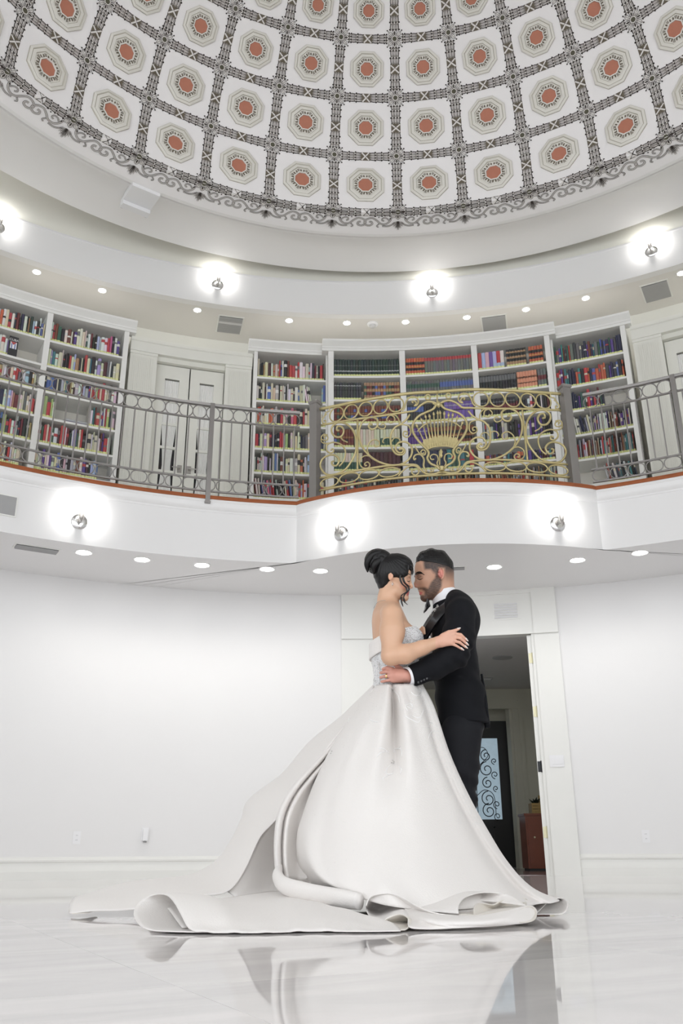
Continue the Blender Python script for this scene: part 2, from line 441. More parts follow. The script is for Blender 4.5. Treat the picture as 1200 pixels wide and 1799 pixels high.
tv = empty('wooden_board', (2.66, 12.2, .69), label='orange brown board leaning behind the small plant on the cabinet', cat='board')
m = MB(); m.box(-.05, .1, .11, .125, 0, .24); m.build('panel', 'box_tan', tv)
cs = empty('ceiling_speaker', (2.05, 11.15, 2.55), label='round grey ceiling speaker just inside the doorway', cat='speaker')
m = MB(); m.lathe([(.13, 0), (.13, -.008), (.11, -.012)], 24); m.build('rim', 'vent_grey', cs, 40)
m = MB(); m.lathe([(.11, -.01), (.06, -.014), (.001, -.015)], 24); m.build('grille', 'vent_grey', cs, 40)
cs2 = empty('ceiling_vent', (2.0, 12.6, 2.55), label='small flat grey vent deep in the corridor ceiling', cat='vent')
m = MB(); m.box(-.15, .15, -.08, .08, -.012, 0); m.build('frame', 'vent_grey', cs2)
for i in range(4):
    m = MB(); m.box(-.13, .13, -.06+i*.032, -.045+i*.032, -.018, -.012); m.build('slat', 'vent_light', cs2)

# ---- wall fittings of the lower wall
def plate(name, az, z, w_, h_, label, cat, kind):
    o = empty(name, label=label, cat=cat)
    T = frame_at(WR-.001, az, z)
    m = MB(); m.box(-w_/2, w_/2, -.008, 0, -h_/2, h_/2, T); m.build('cover_plate', 'plastic_white', o)
    if kind == 'outlet':
        for dz in (-.022, .022):
            m = MB(); m.lathe([(.017, 0), (.017, .003), (.001, .003)], 12, T @ Matrix.Translation((0, -.008, dz)) @ Matrix.Rotation(PI/2, 4, 'X')); m.build('socket', 'plastic_white', o)
            m = MB(); m.box(-.007, -.005, -.0125, -.010, dz-.005, dz+.005, T); m.box(.005, .007, -.0125, -.010, dz-.005, dz+.005, T); m.build('slot', 'vent_dark', o)
    if kind == 'switch':
        for dx in (-.038, 0, .038):
            m = MB(); m.box(dx-.016, dx+.016, -.013, -.008, -.034, .034, T); m.build('rocker', 'plastic_white', o)
    if kind == 'light':
        m = MB(); m.box(-.025, .025, -.05, -.008, -.065, .05, T); m.build('body', 'plastic_white', o)
        m = MB(); m.lathe([(.016, 0), (.02, .01), (.001, .02)], 10, T @ Matrix.Translation((0, -.03, -.082))); m.build('sensor', 'vent_grey', o, 50)
    return o
plate('wall_outlet', -23.5, .385, .075, .12, 'white electrical outlet low on the wall at the far left', 'outlet', 'outlet')
plate('plug_in_light', -18.35, .42, .07, .12, 'white plug-in device with a downward nozzle low on the left wall', 'night light', 'light')
plate('wall_outlet', 21.3, .37, .075, .12, 'white electrical outlet low on the wall at the far right', 'outlet', 'outlet')
sw = plate('light_switch', 15.1, 1.128, .15, .12, 'white three-gang light switch beside the open doorway', 'switch', 'switch')
for o in sw.children_recursive: o.location = pol(0, 0, 0)-Vector((C0[0], C0[1], 0)) + (pol(WR-.032, 15.1)-pol(WR, 15.1))

# ---- gallery slab: ring edge with a bowed balcony
RR = 6.3
_d = math.hypot(B0[0]-C0[0], B0[1]-C0[1]); _baz = math.degrees(math.atan2(B0[0]-C0[0], B0[1]-C0[1]))
_half = math.degrees(math.acos((RR*RR+_d*_d-BR*BR)/(2*RR*_d)))
AL, AR = _baz-_half, _baz+_half
def bow(u_ang, z, r=BR):
    a = R(u_ang); return Vector((B0[0]+r*math.sin(a), B0[1]-r*math.cos(a), z))
def bow_angle(p): return math.degrees(math.atan2(p.x-B0[0], -(p.y-B0[1])))
uL, uR = bow_angle(pol(RR, AL)), bow_angle(pol(RR, AR))
path = [pol(RR, AZ0+(AL-AZ0)*i/40) for i in range(40)]+[bow(uL+(uR-uL)*i/40, 0) for i in range(40)]+[pol(RR, AR+(AZ1-AR)*i/40) for i in range(41)]
def path_normals(P):
    out = []
    for i in range(len(P)):
        t = (P[min(i+1, len(P)-1)]-P[max(i-1, 0)]).normalized()
        out.append(Vector((t.y, -t.x, 0)))      # towards the open hall
    return out
PN = path_normals(path)
_i1, _i2 = 40, 80
def sweep(prof, closed=True, P=path, N=PN):
    m = MB(); rings = [[p+n_*o_+Vector((0, 0, z)) for o_, z in prof] for p, n_ in zip(P, N)]
    m.loft(rings, closed, closed); return m
slab = MB(); outer = [pol(8.5, AZ0+(AZ1-AZ0)*i/120) for i in range(121)]
rings = []
for p, q in zip(path, outer):
    rings.append([Vector((p.x, p.y, 3.04)), Vector((q.x, q.y, 3.04)), Vector((q.x, q.y, 3.69)), Vector((p.x, p.y, 3.69))])
slab.loft(rings, True, True)
struct(slab, 'ceiling_gallery', 'wall_paint', 30)
struct(sweep([(-.06, 3.672), (.055, 3.672), (.062, 3.68), (.062, 3.702), (.055, 3.712), (-.06, 3.712)]), 'trim_5', 'nosing_wood', 40)
struct(sweep([(-.01, 3.545), (.006, 3.545), (.010, 3.555), (.012, 3.562), (.020, 3.568), (.034, 3.58), (.044, 3.60), (.046, 3.64), (.05, 3.645), (.05, 3.671), (-.01, 3.671)]), 'trim_6', 'wall_paint', 30)
m = MB(); m.arcbox(6.45, 8.42, AZ0, AZ1, 3.69, 3.70); struct(m, 'floor_gallery', 'cream_paint', 30)

# ---- gallery wall, its ceiling, the upper fascia, cove and flat ceiling round the dome
m = MB(); m.arcbox(8.42, 8.6, AZ0, AZ1, 3.69, 6.98); struct(m, 'wall_gallery', 'cream_paint', 30)
UR, ZS, ZF = 7.55, 6.95, 7.47
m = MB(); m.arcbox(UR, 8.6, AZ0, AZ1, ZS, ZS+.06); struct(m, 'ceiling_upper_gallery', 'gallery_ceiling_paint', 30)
m = MB(); m.arcprofile([(UR-.004, ZS-.004), (UR+.10, ZS-.004), (UR+.10, ZF-.03), (UR+.12, ZF-.02), (UR+.12, ZF), (UR-.012, ZF), (UR-.014, ZF-.02), (UR, ZF-.03)], -180, 180, 120); struct(m, 'wall_upper_fascia', 'wall_paint', 30)
m = MB(); pr = [(UR+.11, ZF-.02), (UR+.03, ZF-.004), (UR+.03, ZF+.02)]+[(UR+.03-.50*(1-math.cos(t)), ZF+.03+.53*math.sin(t)) for t in [PI/2*i/10 for i in range(11)]]
m.arcprofile(pr, -180, 180, 120, closed=False); struct(m, 'wall_cove', 'cove_paint', 60)
m = MB(); ZC = 8.02
def annulus(m, c1, r1, c2, r2, z, n=120):
    vs_ = []; fs_ = []
    for i in range(n):
        a = 2*PI*i/n; vs_ += [(c1[0]+r1*math.sin(a), c1[1]+r1*math.cos(a), z), (c2[0]+r2*math.sin(a), c2[1]+r2*math.cos(a), z)]
    for i in range(n):
        j = (i+1) % n; fs_.append((2*i, 2*j, 2*j+1, 2*i+1))
    m.add(vs_, fs_)
LC, LR, ZL = (.50, 3.95), 5.95, 7.54
annulus(m, C0, UR-.40, LC, LR-.3, ZC); struct(m, 'ceiling_upper', 'ceiling_paint', 30)
# the flat disc that carries the dome, and its edge
DA, DB_, DZ = 4.552, 3.4216, 7.55
m = MB(); n = 144; prev = []
rings = []
for i in range(n+1):
    a = 2*PI*i/n; sa, ca = math.sin(a), math.cos(a)
    ring = [Vector((LC[0]+LR*.97*sa, LC[1]+LR*.97*ca, ZC)), Vector((LC[0]+LR*sa, LC[1]+LR*ca, ZL+.02)), Vector((LC[0]+(LR-.02)*sa, LC[1]+(LR-.02)*ca, ZL)), Vector((LC[0]+(LR-.5)*sa, LC[1]+(LR-.5)*ca, ZL-.02)),
            Vector((D0[0]+5.02*sa, D0[1]+5.02*ca, ZL-.03)), Vector((D0[0]+5.0*sa, D0[1]+5.0*ca, ZL-.045)), Vector((D0[0]+4.96*sa, D0[1]+4.96*ca, ZL-.045)), Vector((D0[0]+4.94*sa, D0[1]+4.94*ca, ZL-.02)),
            Vector((D0[0]+4.90*sa, D0[1]+4.90*ca, DZ-.088)), Vector((D0[0]+4.855*sa, D0[1]+4.855*ca, DZ-.086))]
    rings.append(ring)
m.loft(rings); struct(m, 'trim_7', 'ceiling_paint', 40)
# ---- dome shell
def dome(t, azr, off=0.0):
    """t: ellipse angle from the springing; azr: radians; off: towards the hall.  Below the springing it flares out flat."""
    if t < 0:
        rr = DA-3.6*t-off*.25; return Vector((D0[0]+rr*math.sin(azr), D0[1]+rr*math.cos(azr), DZ+1.0*t-off*.96))
    ct, st = math.cos(t), math.sin(t)
    n_ = Vector((ct/DA*math.sin(azr), ct/DA*math.cos(azr), st/DB_)).normalized()
    return Vector((D0[0]+DA*ct*math.sin(azr), D0[1]+DA*ct*math.cos(azr), DZ+DB_*st))-n_*off
m = MB(); rings = []
for t in [-.085, -.06, -.04, -.02, -.0001]+[PI/2*.9995*i/44 for i in range(45)]:
    rings.append([dome(t, 2*PI*j/144) for j in range(144)])
m.loft(rings, True); dome_o = struct(m, 'ceiling_dome', 'dome_paint', 60)
# roof slab above everything, so that no sky shows through gaps
m = MB(); m.lathe([(9.5, 0), (9.5, .1)], 48, Matrix.Translation((.4, 3, 11.6))); struct(m, 'ceiling_roof', 'ceiling_paint')
m = MB(); m.arcprofile([(8.6, 6.96), (9.4, 6.96), (9.4, 11.6), (9.3, 11.6), (9.3, 7.02), (8.6, 7.02)], -180, 180, 90); struct(m, 'wall_drum', 'ceiling_paint')

# ================================================================== PAINTED AND MOULDED COFFERING OF THE DOME
TR = [0, .2238, .4248, .6029, .758, .893, 1.01, 1.11]
PH = .0425                                        # azimuth of the rib nearest the middle
STEP = R(10)
def dspeed(t): return math.hypot(DA*math.sin(t), DB_*math.cos(t)) if t >= 0 else 4.0
class Orn:
    """collects flat strokes in (s, v) and maps them on the dome"""
    def __init__(s, f, lift=.004): s.f = f; s.mb = MB(); s.lift = lift
    def poly(s, pts, mi, off):
        s.mb.cur = mi; s.mb.add([s.f(x, y, off) for x, y in pts], [tuple(range(len(pts)))])
    def strip(s, pts, w_, mi, off, taper=False, closed=False):
        P = [Vector((x, y)) for x, y in pts]; N = len(P); L = []; Rr = []
        for i in range(N):
            a = P[i-1] if (i > 0 or closed) else P[0]; b = P[(i+1) % N] if (i < N-1 or closed) else P[-1]
            t = (b-a); t = t.normalized() if t.length > 1e-9 else Vector((1, 0)); n_ = Vector((-t.y, t.x))
            ww = w_ if not hasattr(w_, '__len__') else w_[i]
            if taper: ww = w_*math.sin(PI*(i+.35)/(N-.3))
            L.append(P[i]+n_*ww/2); Rr.append(P[i]-n_*ww/2)
        vs_ = [s.f(p.x, p.y, off) for q in zip(L, Rr) for p in q]
        fs_ = [(2*i, 2*i+1, 2*i+3, 2*i+2) for i in range(N-1)]
        if closed: fs_.append((2*N-2, 2*N-1, 1, 0))
        s.mb.cur = mi; s.mb.add(vs_, fs_)
    def disc(s, cx, cy, r, mi, off, n=8, ry=None):
        s.poly([(cx+r*math.cos(2*PI*i/n), cy+(ry or r)*math.sin(2*PI*i/n)) for i in range(n)], mi, off)
ORN_M = ['dome_ornament', 'dome_line', 'dome_ornament_light', 'dome_bronze', 'dome_olive']
def seg_pattern(o, L, hw):
    """leafy reed bundle between two rosettes: s along (-L/2..L/2), v across"""
    e = L/2-.085; k = hw/.055
    n = 8
    o.strip([(-e+2*e*i/n, 0) for i in range(n+1)], [hw*2*(.86 if i % 2 else 1.0) for i in range(n+1)], 0, .003)
    o.strip([(x, 0) for x in (-.060, -.02, .02, .060)], hw*2.12, 3, .004)
    for a in (-1, 1):                            # crossed ribbon
        o.strip([(-.045, a*hw*.95), (0, 0), (.045, -a*hw*.95)], .018, 2, .007)
        o.strip([(-.028, a*hw*1.0), (.015, 0), (.056, -a*hw*.95)], .004, 1, .008)
    for sg in (-1, 1):
        for a, b in ((.055, .135), (.135, .215), (.215, e)):
            if b > e: b = e
            if b-a < .02: continue
            for v in (-.62, 0, .62):             # cups
                vv = v*hw
                o.poly([(sg*a, vv-.007*k), (sg*(a+.6*(b-a)), vv-.013*k), (sg*b, vv-.002), (sg*b, vv+.002), (sg*(a+.6*(b-a)), vv+.013*k), (sg*a, vv+.007*k)], 2, .005)
                o.strip([(sg*a, vv), (sg*(a+.5*(b-a)), vv+.002), (sg*(b-.01), vv)], .005, 1, .006)
                o.disc(sg*(a+.01), vv, .008*k, 3, .0062, 5)
            for v in (-.97, -.34, .34, .97):
                o.strip([(sg*a, v*hw*.9), (sg*(a+.5*(b-a)), v*hw), (sg*b, v*hw*.93)], .0095 if abs(v) > .5 else .006, 1, .0055)
            for v in (-1.08, -.36, .36, 1.08):
                o.disc(sg*(b-.012), v*hw, .0115*k, 1, .0065, 6)
            for v in (-.72, 0, .72):
                o.disc(sg*(b-.004), v*hw, .0085*k, 2, .0075, 6)
def rosette_pattern(o, k=1.0):
    for i in range(8):
        a = PI/4*i; diag = i % 2; Lr = (.128 if diag else .112)*k; wd = .040*k
        c, s_ = math.cos(a), math.sin(a)
        def rt(x, y): return (x*c-y*s_, x*s_+y*c)
        leaf = [(.02, -.012), (.05, -wd*.62), (.07, -wd*.55), (.085, -wd*.72), (.10, -wd*.4), (Lr/k, 0), (.10, wd*.4), (.085, wd*.72), (.07, wd*.55), (.05, wd*.62), (.02, .012)]
        leaf = [(x*k, y*k) for x, y in leaf]
        o.poly([rt(*p) for p in leaf], 2, .0035+.0008*diag)
        o.strip([rt(*p) for p in leaf], .0048, 1, .0052)
        o.strip([rt(.03*k, 0), rt(Lr*.9, 0)], .0035, 1, .0054)
        for q in (-1, 1): o.strip([rt(.045*k, 0), rt(.075*k, q*.02*k)], .003, 1, .0054)
        if diag: o.disc(*rt(.138*k, 0), .010*k, 1, .006, 6)
        else: o.poly([rt(.04*k, -.004), rt(.078*k, -.0085), rt(.095*k, 0), rt(.078*k, .0085), rt(.04*k, .004)], 1, .0065)
    o.disc(0, 0, .040*k, 2, .0085, 12); o.disc(0, 0, .043*k, 1, .008, 12); o.disc(0, 0, .029*k, 4, .010, 12)
def scroll_pattern(o):
    """running scroll under the lowest ring: s along, v downwards"""
    def rib(pts, w_=.016):
        P = [(p.x, p.y) for p in catmull([Vector((a, b, 0)) for a, b in pts], 5)]
        o.strip(P, w_+.009, 1, .004); o.strip(P, w_, 2, .0055); o.strip(P, w_*.22, 1, .0065)
    for g in (-1, 1):
        rib([(g*.315, .075), (g*.30, .13), (g*.25, .175), (g*.19, .17), (g*.14, .12), (g*.09, .085), (g*.035, .095), (g*-.005, .135), (g*.005, .18), (g*.045, .20), (g*.085, .18), (g*.08, .145), (g*.05, .14)])
        rib([(g*.29, .12), (g*.255, .085), (g*.215, .085), (g*.205, .115), (g*.23, .13)], .010)
        rib([(g*.36, .15), (g*.32, .19), (g*.27, .21), (g*.21, .205)], .012)
        rib([(g*.17, .17), (g*.145, .205), (g*.165, .225)], .008)
        for x, y in ((.165, .07), (.115, .055), (.24, .05), (.30, .045)): o.disc(g*x, y, .009, 1, .006, 6)
        # half of the acanthus fan under each rosette
        for i in range(4):
            a = -.05+i*.34; bx, by = g*.3973, .135; dx, dy = -g*math.sin(a), math.cos(a); Lf = .135-.018*i; nx, ny = dy, -dx
            leaf = [(bx, by), (bx+dx*Lf*.6+nx*.016, by+dy*Lf*.6+ny*.016), (bx+dx*Lf, by+dy*Lf), (bx+dx*Lf*.6-nx*.016, by+dy*Lf*.6-ny*.016)]
            o.poly(leaf, 2, .0035+.0004*i); o.strip(leaf+[leaf[0]], .0035, 1, .006)
            o.strip([(bx, by), (bx+dx*Lf*.8, by+dy*Lf*.8)], .004, 1, .0062)
def rel(p): return Vector((p.x-D0[0], p.y-D0[1], p.z))
def make_vert(i):
    t0, t1 = TR[i], TR[i+1]; L = dspeed((t0+t1)/2)*(t1-t0)
    f = lambda s_, v, off: rel(dome((t0+t1)/2+s_/L*(t1-t0), PH+v/(DA*math.cos((t0+t1)/2)), off))
    o = Orn(f); seg_pattern(o, L, .055*(math.cos(t0)**.5)); return o.mb.mesh('rib_upright', ORN_M)
def make_horz(i):
    t0 = TR[i]; W = DA*math.cos(t0)*STEP
    f = lambda s_, v, off: rel(dome(t0+v/dspeed(max(t0, .001)) if t0 > 0 or v > 0 else v/4.0, PH+STEP/2+s_/(DA*math.cos(t0)), off))
    o = Orn(f); seg_pattern(o, W, .050*(math.cos(t0)**.5)); return o.mb.mesh('rib_crossbar', ORN_M)
def make_ros(i):
    t0 = TR[i]
    f = lambda s_, v, off: rel(dome(t0+v/dspeed(max(t0, .001)) if (t0 > 0 or v > 0) else v/4.0, PH+s_/(DA*math.cos(t0)), off+.002))
    o = Orn(f); rosette_pattern(o, .97*math.cos(t0)**.35); return o.mb.mesh('rosette', ORN_M)
def make_scroll():
    f = lambda s_, v, off: rel(dome(-v/4.0-.0001, PH+STEP/2+s_/DA, off+.001))
    o = Orn(f); scroll_pattern(o); return o.mb.mesh('scroll_border', ORN_M)
def medallion_frame(i):
    t = (TR[i]+TR[i+1])/2; a = PH+STEP/2; c = rel(dome(t, a, 0)); W = DA*math.cos(t)*STEP
    n_ = (rel(dome(t, a, 1))-c).normalized(); ex = Vector((math.cos(a), -math.sin(a), 0)); ey = n_.cross(ex)
    return c, ex, ey, n_, W
def make_medallion(i):
    c, ex, ey, n_, W = medallion_frame(i); hh = dspeed((TR[i]+TR[i+1])/2)*(TR[i+1]-TR[i]); ky = .5*(1+min(1.1, hh/W))
    P = lambda x, y, z: c+ex*x*W+ey*y*W*ky+n_*(z+.013)
    def ring(m, r0, z0, r1, z1, mi):
        m.cur = mi; k = 1/math.cos(PI/8)
        a_ = [P(r0*k*math.cos(PI/8+PI/4*j), r0*k*math.sin(PI/8+PI/4*j), z0) for j in range(8)]
        b_ = [P(r1*k*math.cos(PI/8+PI/4*j), r1*k*math.sin(PI/8+PI/4*j), z1) for j in range(8)]
        m.add(a_+b_, [(j, (j+1) % 8, 8+(j+1) % 8, 8+j) for j in range(8)])
    m = MB()
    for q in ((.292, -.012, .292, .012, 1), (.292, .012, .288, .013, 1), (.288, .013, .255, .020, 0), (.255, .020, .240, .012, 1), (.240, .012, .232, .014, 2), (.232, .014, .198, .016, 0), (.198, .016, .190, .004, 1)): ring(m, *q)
    f1 = m.mesh('medallion', ['medallion_cream', 'medallion_shade', 'medallion_light'])
    m = MB(); ring(m, .191, .004, .126, .004, 0)
    for j in range(16):
        a_ = PI/8*j; cs_, sn = math.cos(a_), math.sin(a_)
        if j % 2 == 0:
            arc = [(.158+.030*math.cos(b), .0245*math.sin(b)) for b in [R(-125)+R(250)*q/8 for q in range(9)]]
            arc = [(.316-x-.006, y) for x, y in arc]; inn, out = [], []
            for q, (x, y) in enumerate(arc):
                dx, dy = x-.152, y; l_ = math.hypot(dx, dy); w_ = .0115
                inn.append((x-dx/l_*w_, y-dy/l_*w_)); out.append((x+dx/l_*w_, y+dy/l_*w_))
            m.cur = 1; vs_ = [P(x*cs_-y*sn, x*sn+y*cs_, .0065) for q in zip(inn, out) for x, y in q]
            m.add(vs_, [(2*q, 2*q+1, 2*q+3, 2*q+2) for q in range(8)])
        else:
            m.cur = 1
            for dy in (-.012, 0, .012): m.add([P(x*cs_-y*sn, x*sn+y*cs_, .006) for x, y in ((.130, dy*.5-.0025), (.186, dy*1.3-.0045), (.186, dy*1.3+.0045), (.130, dy*.5+.0025))], [(0, 1, 2, 3)])
    f2 = m.mesh('egg_ring', ['medallion_cream', 'dome_bronze'])
    m = MB(); ring(m, .127, .004, .127, .016, 1); ring(m, .127, .016, .112, .016, 1); ring(m, .112, .016, .108, .002, 1); ring(m, .109, .002, .104, .001, 2)
    m.cur = 0; k = 1/math.cos(PI/8); m.add([P(.105*k*math.cos(PI/8+PI/4*j), .105*k*math.sin(PI/8+PI/4*j), .002) for j in range(8)], [tuple(range(8))])
    f3 = m.mesh('centre_panel', ['terracotta', 'medallion_light', 'terracotta_edge'])
    return f1, f2, f3
def merge_meshes(name, items, mats):
    """items: (mesh, angle) -> one mesh"""
    V = []; Fs = []; Ms = []; off = 0
    for me, ang in items:
        n = len(me.vertices); co = np.empty(n*3); me.vertices.foreach_get('co', co); co = co.reshape(-1, 3)
        ca, sa = math.cos(ang), math.sin(ang); c2 = co.copy(); c2[:, 0] = co[:, 0]*ca-co[:, 1]*sa; c2[:, 1] = co[:, 0]*sa+co[:, 1]*ca
        V.append(c2)
        for p_ in me.polygons: Fs.append(tuple(v+off for v in p_.vertices)); Ms.append(p_.material_index)
        off += n
    me = bpy.data.meshes.new(name); me.from_pydata(np.vstack(V).tolist(), [], Fs)
    for mm in mats: me.materials.append(M[mm])
    me.polygons.foreach_set('material_index', Ms); me.update(); return me
VISK = list(range(-8, 7)); RESTK = [k for k in range(-18, 18) if k not in VISK]
NR = 7
verts_ = [make_vert(i) for i in range(NR)]; horz_ = [make_horz(i) for i in range(NR)]; ros_ = [make_ros(i) for i in range(NR)]; med_ = [make_medallion(i) for i in range(NR)]; scr_ = make_scroll()
def place(name, me, k, parent=None):
    o = link(name, me, parent if parent is not None else dome_o)
    if parent is None: o.location = (D0[0], D0[1], 0); o.rotation_euler = (0, 0, -STEP*k)
    return o
for k in VISK:
    for i in range(5):
        place('rib_upright', verts_[i], k); place('rib_crossbar', horz_[i], k); place('rosette', ros_[i], k)
        a = place('medallion', med_[i][0], k)
        link('egg_ring', med_[i][1], a); link('centre_panel', med_[i][2], a)
    place('scroll_border', scr_, k)
def rest(name, meshes, mats):
    items = [(meshes[i], -STEP*k) for k in RESTK for i in range(NR)]+[(meshes[i], -STEP*k) for k in VISK for i in range(5, NR)]
    o = link(name, merge_meshes(name, items, mats), dome_o, kind='stuff'); o.location = (D0[0], D0[1], 0)
rest('rib_upright', verts_, ORN_M); rest('rib_crossbar', horz_, ORN_M); rest('rosette', ros_, ORN_M)
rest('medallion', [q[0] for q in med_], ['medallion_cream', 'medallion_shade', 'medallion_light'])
rest('egg_ring', [q[1] for q in med_], ['medallion_cream', 'dome_bronze'])
rest('centre_panel', [q[2] for q in med_], ['terracotta', 'medallion_light', 'terracotta_edge'])
o = link('scroll_border', merge_meshes('scroll_border', [(scr_, -STEP*k) for k in RESTK], ORN_M), dome_o, kind='stuff'); o.location = (D0[0], D0[1], 0)

# ================================================================== LAMPS
def light_data(name, kind, energy, colr=(1, .97, .93), **kw):
    l = bpy.data.lights.new(name, kind); l.energy = energy; l.color = colr
    for k_, v_ in kw.items(): setattr(l, k_, v_)
    return l
mm = MB(); mm.lathe([(.078, 0), (.078, -.004), (.070, -.009), (.060, -.004), (.058, .0)], 24); dl_trim = mm.mesh('trim_ring', 'trim_ring', 40)
mm = MB(); mm.lathe([(.060, -.003), (.055, -.006), (.001, -.008)], 24); dl_lens = mm.mesh('lens', 'lamp_glow', 40)
l_up = light_data('downlight_upper', 'SPOT', 4.5, spot_size=R(150), spot_blend=.6, shadow_soft_size=.05)
l_dn = light_data('downlight_lower', 'SPOT', 7, spot_size=R(150), spot_blend=.6, shadow_soft_size=.05)
def downlight(r, az, z, big, label, group, ld):
    o = empty('downlight', pol(r, az, z), label=label, cat='ceiling light', group=group)
    a = link('trim_ring', dl_trim, o); b = link('lens', dl_lens, o)
    a.scale = b.scale = (big, big, 1)
    l = bpy.data.objects.new('lamp', ld); col.objects.link(l); l.parent = o; l.location = (0, 0, -.03)
up_az = [-31.8, -25.8, -16.7, -7.6, -1.8, 4.1, 10.2, 16.0, 21.7, 30.4]
ordn = ['first', 'second', 'third', 'fourth', 'fifth', 'sixth', 'seventh', 'eighth', 'ninth', 'tenth', 'eleventh', 'twelfth']
for i, az in enumerate(up_az):
    downlight(7.75, az, ZS, .72, 'round lit downlight in the ceiling above the bookcases, %s from the left' % ordn[i], 'downlights above the bookcases', l_up)
lo_az = [-26.4, -21.3, -15.9, -9.9, -4.9, 3.2, 11.3, 18.8, 24.2]
for i, az in enumerate(lo_az):
    if az == 3.2: continue
    downlight(6.53, az, 3.04, 1.15, 'round lit downlight under the balcony, %s from the left' % ordn[i if i < 5 else i-1], 'downlights under the balcony', l_dn)
# sconces
l_sc = light_data('sconce', 'SPOT', 11, (1, .98, .95), shadow_soft_size=.03, spot_size=R(168), spot_blend=1.0)
def sconce(T, label, group, turn=0.0):
    o = empty('wall_sconce', label=label, cat='wall lamp', group=group); o.matrix_world = T
    X = Matrix.Rotation(PI/2, 4, 'X')
    mm = MB(); mm.lathe([(.001, .018), (.04, .018), (.072, .012), (.080, .004), (.080, 0), (.001, 0)], 28, X); mm.build('back_plate', 'chrome', o, 40)
    mm = MB(); mm.tube([(0, -.01, 0), (0, -.05, -.01), (0, -.075, .0)], .007, 8); mm.build('arm', 'nickel', o, 60)
    mm = MB(); mm.lathe([(.002, -.045), (.010, -.02), (.024, .005), (.026, .01), (.026, .065), (.023, .068), (.001, .068)], 16, Matrix.Translation((0, -.085, 0))); mm.build('cup', 'nickel', o, 40)
    mm = MB(); mm.lathe([(.014, .066), (.015, .078), (.010, .088), (.001, .091)], 12, Matrix.Translation((0, -.085, 0))); mm.build('bulb', 'bulb_glow', o, 60)
    l = bpy.data.objects.new('lamp', l_sc); col.objects.link(l); l.parent = o; l.location = (0, -.13, .105); l.rotation_euler = (R(86), 0, 0)
for az, lb in ((-35.9, 'cut off at the left edge, high on the upper fascia'), (-15.0, 'on the upper fascia above the left gallery door'), (6.9, 'on the upper fascia above the middle bookcase'), (28.3, 'on the upper fascia at the far right')):
    sconce(frame_at(UR-.001, az, 7.25), 'small lit chrome uplight '+lb, 'uplights on the upper fascia')
sconce(frame_at(RR-.001, -27.4, 3.27), 'small lit chrome wall lamp on the balcony front below the left bookcase', 'wall lamps on the balcony front')
sconce(frame_at(RR-.001, -39.5, 3.27), 'small lit chrome wall lamp on the balcony front beyond the left edge', 'wall lamps on the balcony front')
for u_, lb in ((-25.6, 'at the left end of the bowed balcony'), (12.8, 'at the right end of the bowed balcony')):
    p = bow(u_, 3.27, BR+.001); T = Matrix.Translation(p) @ Matrix.Rotation(R(u_), 4, 'Z')
    sconce(T, 'small lit chrome wall lamp '+lb, 'wall lamps on the balcony front')
# ---- ceiling vents above the doors and bookcases, vents of the lower left
def ceil_vent(T, w_, d_, label, nsl=7):
    o = empty('air_vent', label=label, cat='vent'); o.matrix_world = T
    mm = MB(); mm.box(-w_/2-.02, w_/2+.02, -d_/2-.02, d_/2+.02, -.006, 0); mm.build('frame', 'trim_paint', o)
    mm = MB(); mm.box(-w_/2, w_/2, -d_/2, d_/2, -.009, -.005); mm.build('recess', 'vent_dark', o)
    for i in range(nsl):
        y = -d_/2+d_*(i+.1)/nsl
        mm = MB(); mm.add([(-w_/2, y, -.010), (w_/2, y, -.010), (w_/2, y+d_/nsl*.75, -.018), (-w_/2, y+d_/nsl*.75, -.018), (-w_/2, y, -.013), (w_/2, y, -.013), (w_/2, y+d_/nsl*.75, -.021), (-w_/2, y+d_/nsl*.75, -.021)], [(0,1,2,3), (4,5,6,7), (0,1,5,4), (2,3,7,6), (0,3,7,4), (1,2,6,5)])
        mm.build('slat', 'vent_light' if i == 2 and nsl == 7 else 'vent_grey', o)
for az, lb in ((-13.3, 'grey air vent in the gallery ceiling above the left double door'), (12.8, 'grey air vent in the gallery ceiling above the middle bookcase'), (27.9, 'grey air vent in the gallery ceiling above the right door')):
    ceil_vent(frame_at(7.99, az, ZS), .31, .38, lb, 9 if az > 0 else 7)
T = frame_at(RR-.001, -32.9, 3.42) @ Matrix.Rotation(-PI/2, 4, 'X')
o = empty('air_vent', label='flat grey vent panel on the balcony front at the left edge of the picture', cat='vent'); o.matrix_world = frame_at(RR-.001, -34.7, 3.305)
mm = MB(); mm.box(-.21, .21, -.012, 0, -.105, .105); mm.build('frame', 'trim_paint', o)
mm = MB(); mm.box(-.195, .195, -.016, -.011, -.092, .092); mm.build('grille', 'vent_grey', o)
T = frame_at(6.62, -30.2, 3.04)
ceil_vent(T, .40, .12, 'narrow grey slot vent under the balcony at the left edge of the picture', 3)
ceil_vent(frame_at(6.49, 7.6, 3.04), .22, .06, 'small grey slot vent under the balcony beside the groom\'s head', 2)
# smoke detector
o = empty('smoke_detector', pol(7.78, .8, ZS), label='small white smoke detector in the gallery ceiling between two downlights', cat='smoke detector')
mm = MB(); mm.lathe([(.075, 0), (.075, -.012), (.06, -.02), (.001, -.02)], 20); mm.build('base', 'plastic_white', o, 40)
mm = MB(); mm.lathe([(.045, -.02), (.042, -.045), (.03, -.055), (.001, -.056)], 16); mm.build('sensor_head', 'vent_light', o, 40)
